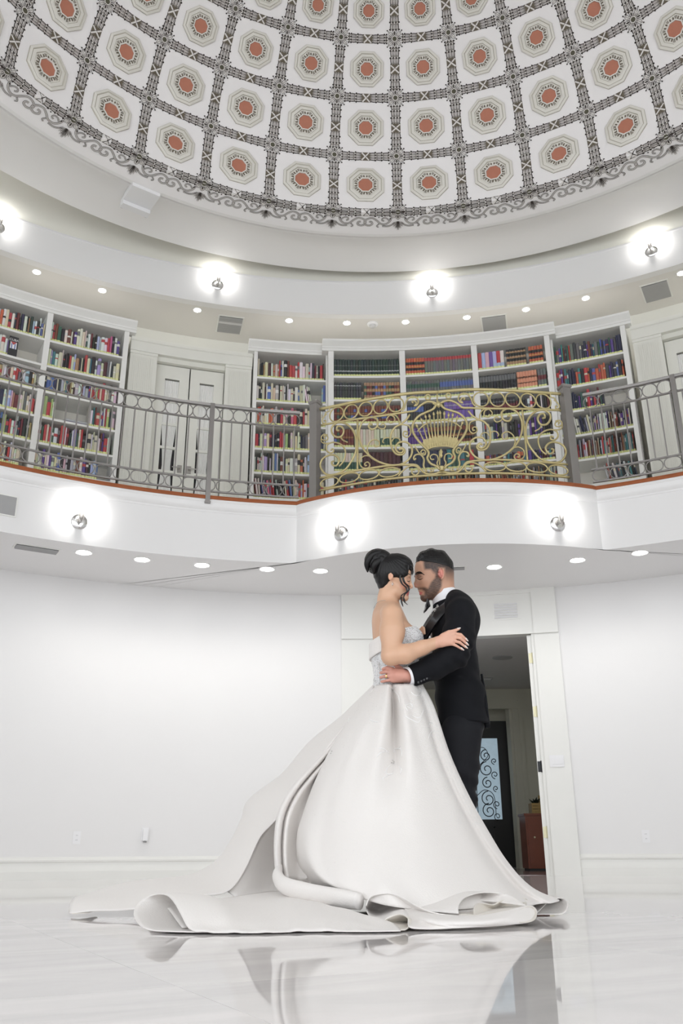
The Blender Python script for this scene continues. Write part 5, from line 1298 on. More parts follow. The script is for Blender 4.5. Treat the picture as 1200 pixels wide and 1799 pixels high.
feature(groom, gt, 'eyelashes', 'hair_black', [(732.8, 1017.2), (736, 1018.6), (739.6, 1018.2), (742.8, 1016.2)], (.0010, .0019, .0008), .0006, GY)
feature(groom, gt, 'eyelid_crease', 'hair_black', [(733.2, 1013.2), (737, 1012.3), (741.5, 1013.6)], (.0004, .0008, .0004), .0001, GY)
tb(groom, 'moustache', 'hair_black', [G(738, 1036.5, -.019), G(735.6, 1035.6, -.008), G(735.4, 1035.4, 0), G(735.6, 1035.6, .008), G(738, 1036.5, .019)], [.0022, .0036, .003, .0036, .0022], 6)
# shirt collar, bow tie
na, nb_ = G(777, 1036), G(785, 1060); axis = (na-nb_).normalized(); Tn = Matrix.Translation(G(781.5, 1049)) @ axis.to_track_quat('Z', 'Y').to_matrix().to_4x4()
m = MB(); m.lathe([(.062, .030), (.0655, .029), (.076, -.036), (.074, -.040), (.064, -.03), (.061, .02)], 40, Tn @ Matrix.Rotation(0, 4, 'Z')); col_o = att(m.build('shirt_collar', 'shirt_white', None, 60), groom)
shf = Soft(); shf.ell(G(784, 1100), (.095, .09, .13), k=.02); shf.plane(G(750, 1062), (-.2, 0, 1)); shf.plane(G(760, 1160), (0, 0, -1))
soft_object(shf, (.35, 4.35, 1.0), (.75, 4.75, 1.55), .008, 'shirt', 'shirt_white', groom)
bc = G(759.5, 1064, 0)
bt = MB()
for s_ in (-1, 1):
    d_ = Vector((-.30, s_*1.0, -.04)).normalized(); up_ = Vector((.25, 0, 1)).normalized(); nn = d_.cross(up_).normalized()
    secs_ = []
    for q, hh_, tt in ((.0, .008, .009), (.018, .013, .010), (.038, .022, .009), (.058, .027, .006), (.063, .025, .004)):
        c_ = bc+d_*q+Vector((-.018, 0, 0)); secs_.append([c_+up_*hh_*math.cos(2*PI*a/12)+nn*tt*math.sin(2*PI*a/12)*(1+.35*math.cos(4*PI*a/12)) for a in range(12)])
    bt.loft(secs_, True, True)
bt.lathe([(.004, -.011), (.011, -.008), (.0125, 0), (.011, .008), (.004, .011)], 12, Matrix.Translation(bc+Vector((-.022, 0, 0))))
att(bt.build('bow_tie', 'black_satin', None, 40), groom)
# jacket
j = Soft()
j.ell(G(797, 1105), (.125, .185, .125), k=.05); j.ell(G(813, 1088), (.085, .17, .085), k=.05)
j.cap(G(808, 1066, -.11), G(808, 1066, .11), .062, k=.05)
for s_ in (-1, 1): j.cap(G(800, 1052, s_*.06), G(812, 1072, s_*.19), .048, .062, k=.04)
j.ell(G(799, 1165), (.122, .165, .16), k=.06); j.ell(G(809, 1225), (.130, .172, .14), k=.06); j.ell(G(815, 1275), (.132, .175, .12), k=.05)
j.plane(G(812, 1276), (.02, 0, -1), k=.004)
j.ell(G(776, 1042), (.075, .072, .06), k=.015, sub=True)
# opening of the front over the shirt
j.cap(G(757, 1064), G(737, 1130), .026, .012, k=.01, sub=True)
jn = Soft(); jn.chain([G(809, 1079, -.185), G(806, 1118, -.245), G(799, 1150, -.275)], [.074, .078, .070], k=.03)
jn.chain([G(799, 1150, -.275), G(765, 1171, -.29), G(727, 1187, -.295)], [.068, .061, .052], k=.02)
jn.plane(G(721, 1189, -.295), G(721, 1189, -.295)-G(765, 1171, -.29), k=.006)
def jacket_fn(X):
    a = j(X); c = jn(X)
    # drag folds around the bent elbow and the waist button
    c = c+.0035*np.sin((X[:, 0]*.7+X[:, 2]*1.0)*95)*np.exp(-((X[:, 0]-.62)**2+(X[:, 2]-1.14)**2)/.012)+.0015*np.sin(X[:, 0]*70+X[:, 2]*35)
    a = a+.003*np.sin(X[:, 2]*60+X[:, 0]*45)*np.exp(-((X[:, 2]-1.06)**2)/.01)
    k = .022; h_ = np.maximum(k-np.abs(a-c), 0)/k; return np.minimum(a, c)-h_*h_*k*.25
jk = soft_object(jacket_fn, (.15, 4.10, .74), (1.0, 4.95, 1.62), .0055, 'jacket', 'black_cloth', groom)
jf = Soft(); jf.chain([G(806, 1080, .185), G(806, 1120, .235), G(803, 1152, .26)], [.074, .076, .068], k=.03); jf.chain([G(803, 1152, .26), G(745, 1172, .14)], [.066, .050], k=.02)
soft_object(jf, (.20, 4.5, .95), (.9, 5.0, 1.6), .009, 'far_sleeve', 'black_cloth', groom)
# back vent, sleeve buttons, pocket flap
def surf_tb(name, mt, pts, rad, n=6, sq=None): return tb(groom, name, mt, pts, rad, n, squash=sq)
o = tb(groom, 'vent_flap', 'black_cloth', [G(846, 1185, -.05), G(852, 1225, -.07), G(856.5, 1279, -.08)], [.006, .010, .014], 8)
for i in range(4):
    T = Matrix.Translation(G(735+i*5.0, 1199-i*2.2, -.327)) @ Matrix.Rotation(PI/2, 4, 'X')
    m = MB(); m.lathe([(.0065, -.004), (.007, 0), (.005, .0035), (.001, .0036)], 10, T); att(m.build('sleeve_button', 'black_satin', None, 50), groom)
# lapels: satin bands that run from the collar down the front edge
for s_ in (-1, 1):
    A = resample([G(799, 1039, s_*.052), G(784, 1059, s_*.082), G(766, 1073, s_*.088), G(752, 1092, s_*.075), G(739, 1116, s_*.035)], 14)
    Bq = resample([G(808, 1045, s_*.062), G(798, 1064, s_*.118), G(784, 1078, s_*.150), G(766, 1100, s_*.125), G(744, 1136, s_*.060)], 14)
    m = MB(); A2 = [p+Vector((-.012, -.004*(-s_), .0)) for p in A]; B2 = [p+Vector((-.010, s_*.006, 0)) for p in Bq]
    mid = [a.lerp(c_, .5)+Vector((-.012, s_*.010, 0)) for a, c_ in zip(A2, B2)]
    m.loft([A2, mid, B2, [p+Vector((.010, -s_*.008, 0)) for p in B2], [p+Vector((.012, -s_*.004, 0)) for p in mid], [p+Vector((.010, 0, 0)) for p in A2]], False)
    att(m.build('lapel', 'black_satin', None, 40), groom)
m = MB(); m.lathe([(.070, .004), (.076, .006), (.088, -.03), (.086, -.04), (.074, -.03)], 36, Tn @ Matrix.Translation((0, 0, -.034))); att(m.build('jacket_collar', 'black_cloth', None, 60), groom)
# cuff
ca, cb_ = G(724, 1187, -.295), HN(713.0, 1189.5, .0); axis = (cb_-ca).normalized(); Tc = Matrix.Translation(ca) @ axis.to_track_quat('Z', 'Y').to_matrix().to_4x4()
Lc = (cb_-ca).length
m = MB(); m.lathe([(.043, -.03), (.0455, Lc*.95), (.0435, Lc*1.0), (.038, Lc*.9), (.038, -.03)], 32, Tc); att(m.build('shirt_cuff', 'shirt_white', None, 60), groom)
# ring
rg0, rg1 = FG[2][0][0], FG[2][0][1]; axis = (rg1-rg0).normalized(); pr = rg0.lerp(rg1, .85); Tr = Matrix.Translation(pr) @ axis.to_track_quat('Z', 'Y').to_matrix().to_4x4()
m = MB(); m.lathe([(.0095, -.003), (.0108, -.003), (.0108, .003), (.0095, .003)], 20, Tr); att(m.build('wedding_ring', 'gold_ring', None, 60), groom)
# boutonniere
m = MB()
for i, (px, py) in enumerate([(768.5, 1065.5), (766.5, 1069.5), (769.5, 1068), (764, 1073), (757.5, 1081), (755, 1085.5)]):
    c = G(px, py, -.105+.01*(i % 3)); 
    for q in range(5):
        a = q*2*PI/5; m.lathe([(.001, -.002), (.0038, 0), (.001, .002)], 6, Matrix.Translation(c+Vector((.004*math.cos(a+i), -.004, .0055*math.sin(a+i)))))
att(m.build('boutonniere', 'petal_white', None, 60), groom)
# trousers
t_ = Soft()
t_.ell(G(813, 1268), (.112, .155, .11), k=.05)
for s_ in (-1, 1): t_.chain([G(812, 1285, s_*.083), G(808, 1350, s_*.088), G(807, 1410, s_*.088), G(814, 1470, s_*.090), G(813, 1578, s_*.090)], [.100, .088, .078, .074, .062], k=.03)
t_.plane(G(812, 1586), (0, 0, -1), k=.004); t_.plane((0, 0, G(812, 1262).z), (0, 0, 1))
def tr_fn(X):
    w1 = np.exp(-((X[:, 2]-.50)**2)/.02); w2 = np.exp(-((X[:, 2]-.25)**2)/.03)
    return t_(X)+.006*np.sin(X[:, 2]*75+X[:, 0]*40)*w1+.005*np.sin(X[:, 2]*60-X[:, 0]*30)*w2-.0025*np.exp(-((X[:, 0]-.60)/.006)**2)
soft_object(tr_fn, (.30, 4.25, -.02), (.95, 4.85, .95), .0065, 'trousers', 'trouser_cloth', groom)
for s_ in (-1, 1):
    sh = Soft(); c = Vector((.62, GY+s_*.09, 0)); sh.cap(c+Vector((.05, 0, .045)), c+Vector((-.06, 0, .04)), .042, .038, k=.02); sh.cap(c+Vector((-.06, 0, .035)), c+Vector((-.19, 0, .028)), .040, .034, k=.03); sh.plane((0, 0, .002), (0, 0, -1)); sh.cap(c+Vector((.04, 0, .05)), c+Vector((.03, 0, .10)), .04, .04, k=.02)
    soft_object(sh, (c.x-.26, c.y-.07, -.01), (c.x+.13, c.y+.07, .16), .007, 'shoe', 'black_satin', groom)

# ================================================================== THE BRIDE
bride = empty('person', (.27, 4.42, 0), label='woman with a black hair bun in a strapless white wedding dress with long train', cat='person')
BY = 4.42
def Bp(px, py, dy=0.0): return point(px, py, BY+dy)
b = Soft()
b.ell(Bp(690, 1004), (.085, .072, .086), k=.01)
b.ell(Bp(702, 1020), (.056, .056, .075), rot=R(6), k=.03)
for s_ in (-1, 1):
    b.cap(Bp(694, 1040, s_*.034), Bp(710, 1050, s_*.010), .024, .015, k=.03)
    b.ell(Bp(710, 1028, s_*.032), (.020, .017, .020), k=.022)
b.cap(Bp(712.3, 1050.6, -.006), Bp(712.3, 1050.6, .006), .0135, k=.016)
b.ell(Bp(710, 1003), (.036, .050, .045), k=.02)
for s_ in (-1, 1): b.ell(Bp(721.5, 1018.5, s_*.027), (.012, .014, .010), k=.010, sub=True)
for s_ in (-1, 1): b.ell(Bp(716.5, 1019.5, s_*.026), (.0135, .0125, .0105), k=.004)
b.cap(Bp(718.5, 1015), Bp(723.0, 1030.5), .0055, .0068, k=.009)
b.cap(Bp(723.0, 1030.5), Bp(723.2, 1032), .0068, .0070, k=.006)
for s_ in (-1, 1): b.ell(Bp(720, 1033.6, s_*.0085), (.0075, .005, .0055), k=.004)
b.cap(Bp(716.5, 1040.5, -.010), Bp(716.5, 1040.5, .010), .0075, k=.010)
b.cap(Bp(717.3, 1040.6, -.008), Bp(717.3, 1040.6, .008), .0055, k=.003)
b.cap(Bp(716.4, 1044.6, -.007), Bp(716.4, 1044.6, .007), .0060, k=.003)
b.chain([Bp(682, 1035), Bp(680.5, 1052), Bp(680, 1078)], [.044, .0445, .060], k=.03)
for s_ in (-1, 1):
    b.ell(Bp(686.5, 1012.5, s_*.070), (.0135, .0085, .0235), rot=R(8), rz=R(-10*s_), k=.005)
    b.ell(Bp(687.5, 1011.5, s_*.078), (.0065, .0055, .0130), rot=R(8), k=.003, sub=True)
# trunk
tr = Soft()
tr.ell(Bp(682, 1090), (.082, .155, .075), k=.05)
tr.cap(Bp(687, 1074, -.15), Bp(687, 1074, .15), .040, k=.04)
tr.ell(Bp(690, 1118), (.104, .140, .095), k=.05)
for s_ in (-1, 1): tr.ell(Bp(717, 1123, s_*.062), (.070, .066, .062), k=.04)
tr.ell(Bp(694, 1158), (.112, .128, .105), k=.05)
tr.ell(Bp(699, 1198), (.112, .120, .09), k=.05)
tr.ell(Bp(697, 1240), (.13, .15, .12), k=.05)
b.p += tr.p
b.ell(Bp(652, 1108, .0), (.02, .010, .07), k=.03, sub=True)                      # hollow of the spine
# near arm
sh_, el_, wr_ = point(688.5, 1082, 4.235), point(686.5, 1153, 4.175), point(771, 1128, 4.200)
b.chain([sh_, point(689, 1110, 4.205), el_], [.056, .0555, .0445], k=.035)
b.chain([el_, point(712, 1149.5, 4.17), point(742, 1138.5, 4.185), wr_], [.0435, .0455, .0345, .0262], k=.015)
# near hand spread on his sleeve
def HB(px, py, dy=0.0): return point(px, py, 4.198+dy)
b.cap(wr_, HB(783, 1121), .024, .0185, k=.012); b.cap(HB(778, 1124), HB(797.5, 1114.5), .0175, .0125, k=.012); b.cap(HB(778, 1129), HB(796, 1125), .0175, .0135, k=.012); b.cap(HB(777, 1131), HB(793, 1130.5), .0155, .012, k=.012)
FB = [([HB(797, 1113.5, .0), HB(809.5, 1115.5, -.004), HB(820, 1125, .004)], .0083), ([HB(797, 1119.5, -.001), HB(809.5, 1122, -.005), HB(821, 1132.5, .004)], .0085), ([HB(795.5, 1126, -.001), HB(807.5, 1129, -.004), HB(819.0, 1138, .004)], .0082), ([HB(793, 1131.5, .0), HB(801.5, 1134.8, -.002), HB(812.3, 1141.5, .004)], .0073)]
for P_, r_ in FB: b.cap(P_[0], P_[1], r_, r_*.95, k=.004); b.cap(P_[1], P_[2], r_*.95, r_*.66, k=.0015)
b.cap(HB(778, 1118, -.004), HB(789, 1111.5, -.006), .0145, .0115, k=.008); b.cap(HB(789, 1111.5, -.006), HB(798, 1109, -.006), .0100, .0088, k=.003); b.cap(HB(798, 1109, -.006), HB(806.2, 1105.3, -.004), .0088, .0064, k=.0015)
# far arm, its hand on his lapel
b.chain([Bp(694, 1084, .17), Bp(712, 1138, .20), Bp(735, 1118, .075)], [.052, .042, .025], k=.03)
b.cap(Bp(735, 1118, .075), Bp(741, 1109, .035), .022, .017, k=.01)
for i in range(4): b.chain([Bp(739+i*.8, 1107+i*3.0, .03), Bp(742.5+i*.6, 1103+i*3.0, .01), Bp(745+i*.3, 1104.5+i*3.0, -.006)], [.0080, .0078, .0065], k=.002)
# legs inside the skirt
for s_ in (-1, 1): b.chain([Bp(700, 1262, s_*.08), Bp(702, 1400, s_*.08), Bp(700, 1560, s_*.07)], [.075, .05, .032], k=.04); b.cap(Bp(697, 1578, s_*.07), Bp(735, 1583, s_*.07), .026, .018, k=.02)
LIPS_B = [(713.5, 1041.6), (721, 1037.5), (723, 1043), (720, 1048.5), (715, 1047)]
def bride_col(P):
    px, py = project(P); n = len(P); c = np.tile(np.array([.66, .405, .27]), (n, 1)); head = (P[:, 2] > 1.44)
    def mix(m_, cc): m_ = (m_*head)[:, None]; return c*(1-m_)+np.array(cc)*m_
    ck = np.clip(1-np.hypot((px-711)/11, (py-1029)/9)**2, 0, 1); c = mix(ck*.55, (.70, .24, .16))
    c = mix(inpoly(px, py, LIPS_B, 1.2), (.42, .10, .09))
    ey = np.clip(1-np.hypot((px-718)/6, (py-1017)/5)**2, 0, 1); c = mix(ey*.55, (.30, .12, .08))
    c = mix(np.clip(1-np.hypot((px-687)/6, (py-1013)/8)**4, 0, 1)*.4, (.72, .34, .24))
    hand = ((px > 765) & (P[:, 2] < 1.44)); w_ = np.clip((px-700)/70, 0, 1)*hand; c = c*(1-.6*w_[:, None])+np.array([.74, .40, .31])*.6*w_[:, None]
    return c
body_b = soft_object(b, (-.02, 4.05, -.02), (.75, 4.80, 1.86), .0028, 'body', 'skin_bride', bride, bride_col, 1)
for (P_, r_), nm in zip(FB+[([0, HB(798, 1109, -.006), HB(806.2, 1105.3, -.004)], .0085)], range(5)):
    d = (P_[2]-P_[1]).normalized(); n_ = Soft(); n_.cap(P_[2]-d*.006+Vector((0, -.0035, .0025)), P_[2]+d*.008+Vector((0, -.001, .001)), .0045, .0028, k=.002)
    soft_object(n_, P_[2]-Vector((.02, .02, .02)), P_[2]+Vector((.02, .02, .02)), .0015, 'fingernail', 'nail', bride)
bt_ = tree_of(body_b)
feature(bride, bt_, 'eyelashes', 'hair_strand', [(715, 1021.0), (718, 1022.2), (721, 1020.6)], (.0012, .0024, .0014), .001, BY)
feature(bride, bt_, 'eyebrow', 'hair_strand', [(712.5, 1010.5), (716.5, 1008.4), (720.5, 1010)], (.0012, .0026, .0018), .0006, BY)
# hair
hh = Soft()
hh.ell(Bp(688, 1001), (.094, .079, .082), rot=R(-4), k=.02)
hh.ell(Bp(704, 994), (.066, .070, .055), rot=R(20), k=.03)
hh.ell(Bp(673.5, 1016), (.042, .060, .066), rot=R(-22), k=.03)
hh.ell(Bp(672, 1030), (.020, .045, .034), rot=R(-25), k=.02)
hh.ell(Bp(697, 1003.5), (.064, .0780, .054), k=.01); [hh.ell(Bp(699, 1004.5, q*.058), (.056, .0225, .036), rot=R(8), k=.012) for q in (-1, 1)]; hh.ell(Bp(683, 1011), (.046, .0740, .052), k=.015)
hh.cap(Bp(664, 990), Bp(680, 998), .052, .052, k=.02)
hc_ = Soft(); hc_.ell(Bp(707, 1058), (.066, .14, .098), rot=R(14), k=.012); hc_.ell(Bp(691, 1032), (.021, .15, .034), rot=R(12), k=.020)
def hair_b(X): 
    d = hh(X); ang = np.arctan2(X[:, 2]-1.70, X[:, 0]-.22); d = d+.0012*np.sin(ang*46+3*np.sin(X[:, 1]*40)); e = -hc_(X); k = .008; h_ = np.maximum(k-np.abs(d-e), 0)/k; return np.maximum(d, e)+h_*h_*k*.25
hr = soft_object(hair_b, (.02, 4.26, 1.50), (.52, 4.60, 1.88), .0036, 'hair', 'hair_black', bride)
bn = Soft(); cb = Bp(665.5, 987.5)
bn.ell(cb, (.076, .064, .070), k=.01)
def bun_fn(X):
    d = bn(X); rx = X-np.array(cb); a = np.arctan2(rx[:, 2], rx[:, 0]); rr_ = np.hypot(rx[:, 0], rx[:, 2]); ph = a*1.0+rr_*48+X[:, 1]*14
    return d-.0045*np.abs(np.sin(ph*1.0))**.6+.002+.0008*np.sin(ph*11)
bo = soft_object(bun_fn, cb-Vector((.1, .1, .1)), cb+Vector((.1, .1, .1)), .0032, 'hair_bun', 'hair_black', bride)
m = MB()
def coil(c, pts, r0):
    P_ = catmull(pts, 6); n = len(P_); m.tube(P_, [r0*math.sin(PI*(.02+.96*i/(n-1)))**.7 for i in range(n)], 12)
coil(cb, [Bp(646, 1006, -.025), Bp(645, 990, -.042), Bp(654, 976, -.046), Bp(668, 972, -.042), Bp(680, 978, -.03)], .020)
coil(cb, [Bp(657, 1009, -.035), Bp(658, 994, -.050), Bp(668, 985, -.048), Bp(681, 990, -.035)], .021)
att(m.build('bun_coil', 'hair_black', None, 180), bride)
for pts, r0 in (([(709, 990, -.060), (706, 1004, -.070), (703, 1016, -.070), (706.5, 1026, -.066), (713.5, 1033, -.055), (714.5, 1040, -.055), (706, 1046, -.058), (703.5, 1052, -.055)], .0042),
                ([(713, 992, -.052), (710, 1004, -.064), (708, 1014, -.062), (711, 1024, -.058), (717.5, 1031, -.045), (718, 1038, -.045), (711, 1045, -.05), (709, 1053, -.05), (711.5, 1060, -.045)], .0046),
                ([(715, 988, -.045), (722, 996, -.040), (724.5, 1004, -.030), (723.5, 1011, -.028)], .0075),
                ([(705, 1050, -.045), (705.5, 1058, -.043), (708, 1066, -.04)], .0040),
                ([(710, 1052, -.045), (712, 1059, -.04), (716, 1063, -.04)], .0022),
                ([(712, 985, -.05), (716, 995, -.055), (715, 1006, -.055), (712, 1013, -.055)], .0075)):
    P_ = catmull([Bp(*q) for q in pts], 6); n = len(P_)
    for q in range(4):
        a_ = q*PI/2; P3 = [p+Vector((math.cos(a_+i*.22), -.5*abs(math.sin(a_)), math.sin(a_+i*.22)*.3))*r0*.75*(1-.3*i/n) for i, p in enumerate(P_)]
        tb(bride, 'hair_strand', 'hair_strand', P3, [r0*.62*(1-.75*i/n)+.0003 for i in range(n)], 6)
for s_ in (-1, 1):
    m = MB()
    for dx, dz, r_ in ((0, 0, .0042), (.004, -.007, .0036), (-.004, -.007, .0036), (0, -.013, .0045)): m.lathe([(.0003, -r_), (r_, 0), (.0003, r_)], 8, Matrix.Translation(Bp(689.5, 1024, s_*.075)+Vector((dx, 0, dz))))
    att(m.build('earring', 'silver', None), bride)
tb(bride, 'necklace', 'nickel', catmull([Bp(656.5, 1069, -.02), Bp(662, 1060, -.05), Bp(671, 1055.5, -.065), Bp(681, 1056.5, -.065), Bp(688, 1060, -.055)], 5), .0011, 5)
# ---- bodice
bd = Soft(); bd.p += tr.p
pA, pB = Bp(648, 1134), Bp(735, 1105)
nrm = Vector((pB.z-pA.z, 0, -(pB.x-pA.x))); nrm = -nrm if nrm.z < 0 else nrm
def bodice_fn(X, off=.0085):
    d = bd(X)-off; n_ = np.array(nrm.normalized()); e = (X-np.array(pA)) @ n_; d = np.maximum(d, e); return np.maximum(d, Bp(700, 1212).z-X[:, 2])
bod = soft_object(bodice_fn, (.02, 4.15, .90), (.55, 4.70, 1.45), .0045, 'bodice', 'bodice_bead', bride)
def fold_fn(X):
    d = np.abs(bd(X)-.014)-.0065; n_ = np.array(nrm.normalized()); e = (X-np.array(pA)) @ n_-.004; d = np.maximum(d, e); lowp = -(e+.078-.12*np.maximum(0, X[:, 0]-.23)); d = np.maximum(d, lowp); return np.maximum(d, X[:, 0]-.285)
soft_object(fold_fn, (.02, 4.15, 1.05), (.55, 4.70, 1.45), .0045, 'bodice_fold', 'dress_satin', bride)
for i in range(3):
    tb(bride, 'bodice_bone', 'lace_white', [Bp(657+i*4, 1164, -.03-.03*i), Bp(658+i*4, 1182, -.035-.03*i), Bp(659+i*4, 1200, -.03-.03*i)], .0022, 5)

# ================================================================== THE WEDDING DRESS
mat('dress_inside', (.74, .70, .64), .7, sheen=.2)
def sheet(rows, nu, nv, closed=False, wave=None):
    """smooth surface through rows of control points: rows run along u, stacked along v"""
    R1 = [resample(r, nu) for r in rows]
    cols = []
    for i in range(nu):
        cols.append(resample([r[i] for r in R1], nv))
    G_ = [[cols[i][k] for i in range(nu)] for k in range(nv)]
    if wave: G_ = [[wave(G_[k][i], i/(nu-1), k/(nv-1)) for i in range(nu)] for k in range(nv)]
    return G_
def cloth(name, grid, parent, mt='dress_satin', th=.0035, closed=False):
    m = MB(); m.loft(grid, closed); me = m.mesh(name, [mt], 180); o = link(name, me, None)
    md = o.modifiers.new('thickness', 'SOLIDIFY'); md.thickness = th; md.offset = 0
    o.parent = parent
    if parent is bride: o.matrix_parent_inverse = Matrix.Translation(-bride.location)
    return o
def pt(q): return point(*q)
def fz_(p): return Vector((p.x, p.y, max(p.z, .006)))
# --- bell of the skirt: curves from the waist to the hem, round the body
bell = [
 [(668,1203,4.32),(641,1237,4.24),(600,1295,4.14),(566,1360,4.04),(543,1420,3.96),(531,1460,3.90),(535,1508,3.80),(560,1545,3.70),(598,1566,3.62)],
 [(671,1203,4.28),(652,1245,4.14),(622,1305,4.00),(592,1375,3.88),(572,1450,3.78),(570,1510,3.68),(592,1552,3.56),(632,1578,3.48)],
 [(676,1203,4.24),(664,1245,4.09),(642,1315,3.94),(622,1385,3.80),(612,1455,3.68),(618,1515,3.56),(642,1560,3.46),(672,1590,3.40)],
 [(683,1203,4.20),(680,1250,4.04),(668,1320,3.88),(656,1390,3.74),(652,1460,3.62),(660,1520,3.50),(682,1566,3.40),(710,1596,3.36)],
 [(689,1203,4.275),(691,1250,4.20),(693,1320,4.01),(694,1390,3.76),(697,1460,3.62),(705,1520,3.50),(725,1570,3.42),(748,1599,3.38)],
 [(700,1203,4.195),(708,1250,4.04),(716,1320,3.88),(724,1390,3.76),(735,1460,3.64),(752,1520,3.54),(775,1568,3.46),(800,1598,3.42)],
 [(712,1203,4.20),(724,1250,4.07),(740,1320,3.94),(760,1390,3.84),(782,1460,3.74),(808,1520,3.64),(838,1568,3.56),(866,1594,3.52)],
 [(724,1203,4.23),(742,1250,4.12),(762,1320,4.02),(790,1390,3.94),(820,1460,3.86),(852,1520,3.76),(890,1566,3.68),(925,1592,3.64)],
 [(731,1202,4.31),(749,1246,4.27),(768,1318,4.23),(798,1390,4.18),(832,1455,4.10),(868,1512,4.0),(908,1562,3.88),(950,1588,3.78)],
 [(737,1202,4.33),(758,1246,4.30),(780,1318,4.25),(810,1390,4.20),(845,1455,4.12),(883,1512,4.0),(925,1560,3.86),(970,1587,3.78)],
 [(741,1201,4.36),(762,1243,4.34),(786,1318,4.30),(816,1388,4.26),(852,1455,4.20),(890,1512,4.10),(934,1558,3.98),(984,1582,3.90)],
 [(739,1201,4.46),(758,1243,4.50),(780,1318,4.52),(808,1388,4.54),(840,1455,4.52),(872,1512,4.44),(910,1556,4.32),(950,1578,4.20)],
 [(725,1202,4.55),(735,1243,4.66),(748,1318,4.75),(762,1388,4.80),(780,1455,4.82),(800,1512,4.80),(820,1552,4.74),(850,1572,4.66)],
 [(698,1203,4.58),(690,1243,4.74),(682,1318,4.88),(675,1388,4.95),(668,1455,5.0),(662,1512,5.0),(660,1550,4.96),(660,1568,4.9)],
 [(668,1203,4.52),(640,1243,4.66),(606,1318,4.76),(580,1388,4.82),(560,1455,4.86),(550,1512,4.84),(550,1550,4.76),(560,1572,4.66)],
 [(658,1203,4.42),(622,1243,4.46),(578,1318,4.48),(550,1388,4.46),(530,1455,4.42),(524,1512,4.34),(540,1550,4.24),(570,1576,4.1)],
]
ncol, nrow = 110, 70
C1 = [resample([pt(q) for q in c_], nrow) for c_ in bell]
grid = []
for k in range(nrow):
    ring = [c_[k] for c_ in C1]
    P_ = catmull(ring, 8, closed=True); grid.append(P_)
def fine(p, u, v):
    # soft drag folds radiating from the waist
    a = math.atan2(p.y-4.42, p.x-.27); q = .012*math.sin(a*9+1.2*math.sin(a*3))*(min(1, v*1.8))*(1-.55*v)
    return p+Vector((math.cos(a), math.sin(a), 0))*q
grid = [[fine(p, i/len(r), k/(nrow-1)) for i, p in enumerate(r)] for k, r in enumerate(grid)]
for r in grid:
    for p in r: p.z = max(p.z, .006)
skirt = cloth('skirt', grid, bride, closed=True)
# --- train: sheet that falls behind to the left and spreads over the floor
T0 = [(657,1203,4.46),(601,1257,4.50),(545,1304,4.58),(493,1361,4.64),(436,1407,4.68),(424,1436,4.66),(403,1480,4.58),(380,1513,4.52),(342,1534,4.46),(280,1543,4.42),(200,1557,4.32),(150,1570,4.22),(131,1577,4.16)]
Tm = [(656,1204,4.40),(606,1262,4.38),(556,1316,4.40),(506,1376,4.42),(462,1425,4.40),(444,1455,4.36),(420,1500,4.26),(395,1535,4.18),(345,1552,4.14),(282,1560,4.10),(205,1573,4.04),(155,1583,4.00),(124,1590,4.00)]
T1 = [(657,1206,4.36),(612,1268,4.30),(566,1326,4.28),(522,1390,4.28),(484,1440,4.26),(458,1470,4.22),(432,1525,4.10),(400,1566,3.96),(352,1576,3.92),(288,1586,3.88),(215,1600,3.86),(165,1603,3.86),(121,1605,3.88)]
Tb = [(657,1203,4.50),(600,1262,4.60),(545,1312,4.72),(495,1370,4.80),(445,1420,4.86),(440,1450,4.86),(425,1495,4.80),(400,1530,4.72),(350,1548,4.64),(285,1560,4.56),(205,1572,4.46),(155,1580,4.36),(128,1588,4.26)]
rows = [[pt(q) for q in r] for r in (Tb, T0, Tm, T1)]
def trw(p, u, v):
    p = p+Vector((0, .010*math.sin(v*9+u*11)*min(1, u*3), .004*math.sin(u*30+v*5)*min(1, u*3))); p.z = max(p.z, .006); return p
tg = sheet(rows, 90, 34, wave=trw); cloth('train', tg, skirt if False else bride)
# inner hollow between the train and the skirt
I0 = [(612,1268,4.31),(566,1326,4.30),(522,1390,4.31),(484,1440,4.31),(458,1470,4.28),(432,1525,4.14),(398,1566,3.99)]
I1 = [(640,1260,4.32),(600,1330,4.40),(560,1400,4.48),(530,1460,4.50),(505,1500,4.44),(478,1550,4.24),(440,1588,3.92)]
I2 = [(650,1262,4.28),(618,1340,4.26),(590,1410,4.22),(570,1470,4.18),(556,1520,4.10),(545,1562,3.92),(530,1590,3.74)]
cloth('train_hollow', sheet([[pt(q) for q in r] for r in (I0, I1, I2)], 50, 26, wave=lambda p, u, v: Vector((p.x, p.y, max(p.z, .008)))), bride, 'dress_satin')
# --- narrow twisted folds that run down beside the skirt
def ribbon_fold(name, pts, rads, sq=.6):
    P_ = catmull([pt(q) for q in pts], 8); n = len(P_); rr_ = []
    for i in range(n):
        t = i/(n-1)*(len(rads)-1); a = int(min(t, len(rads)-2)); rr_.append(rads[a]+(rads[a+1]-rads[a])*(t-a))
    m = MB(); m.tube(P_, rr_, 14, squash=sq); return att(m.build(name, 'dress_satin', None, 180), bride)
gf = []
base = [(656,1208,4.34),(618,1262,4.30),(572,1320,4.24),(532,1362,4.18),(506,1394,4.12),(489,1430,4.06),(483,1470,4.02),(483,1510,3.96),(486,1540,3.90)]
for dx, dy_, dY in ((0, 0, .06), (-.5, 0, 0), (3, 1, -.045), (9, 2, -.02), (12.5, 2.5, .035), (16, 3, -.015), (20, 4, -.03), (28, 5, .03), (40, 6, .075), (54, 4, .06)):
    gf.append([pt((x+dx*(.25+.75*min(1, i/3.5)), y+dy_, Y+dY*(.3+.7*min(1, i/3)))) for i, (x, y, Y) in enumerate(base)])
cloth('gathered_fold', sheet(gf, 60, 44, wave=lambda p, u, v: fz_(p)), bride)
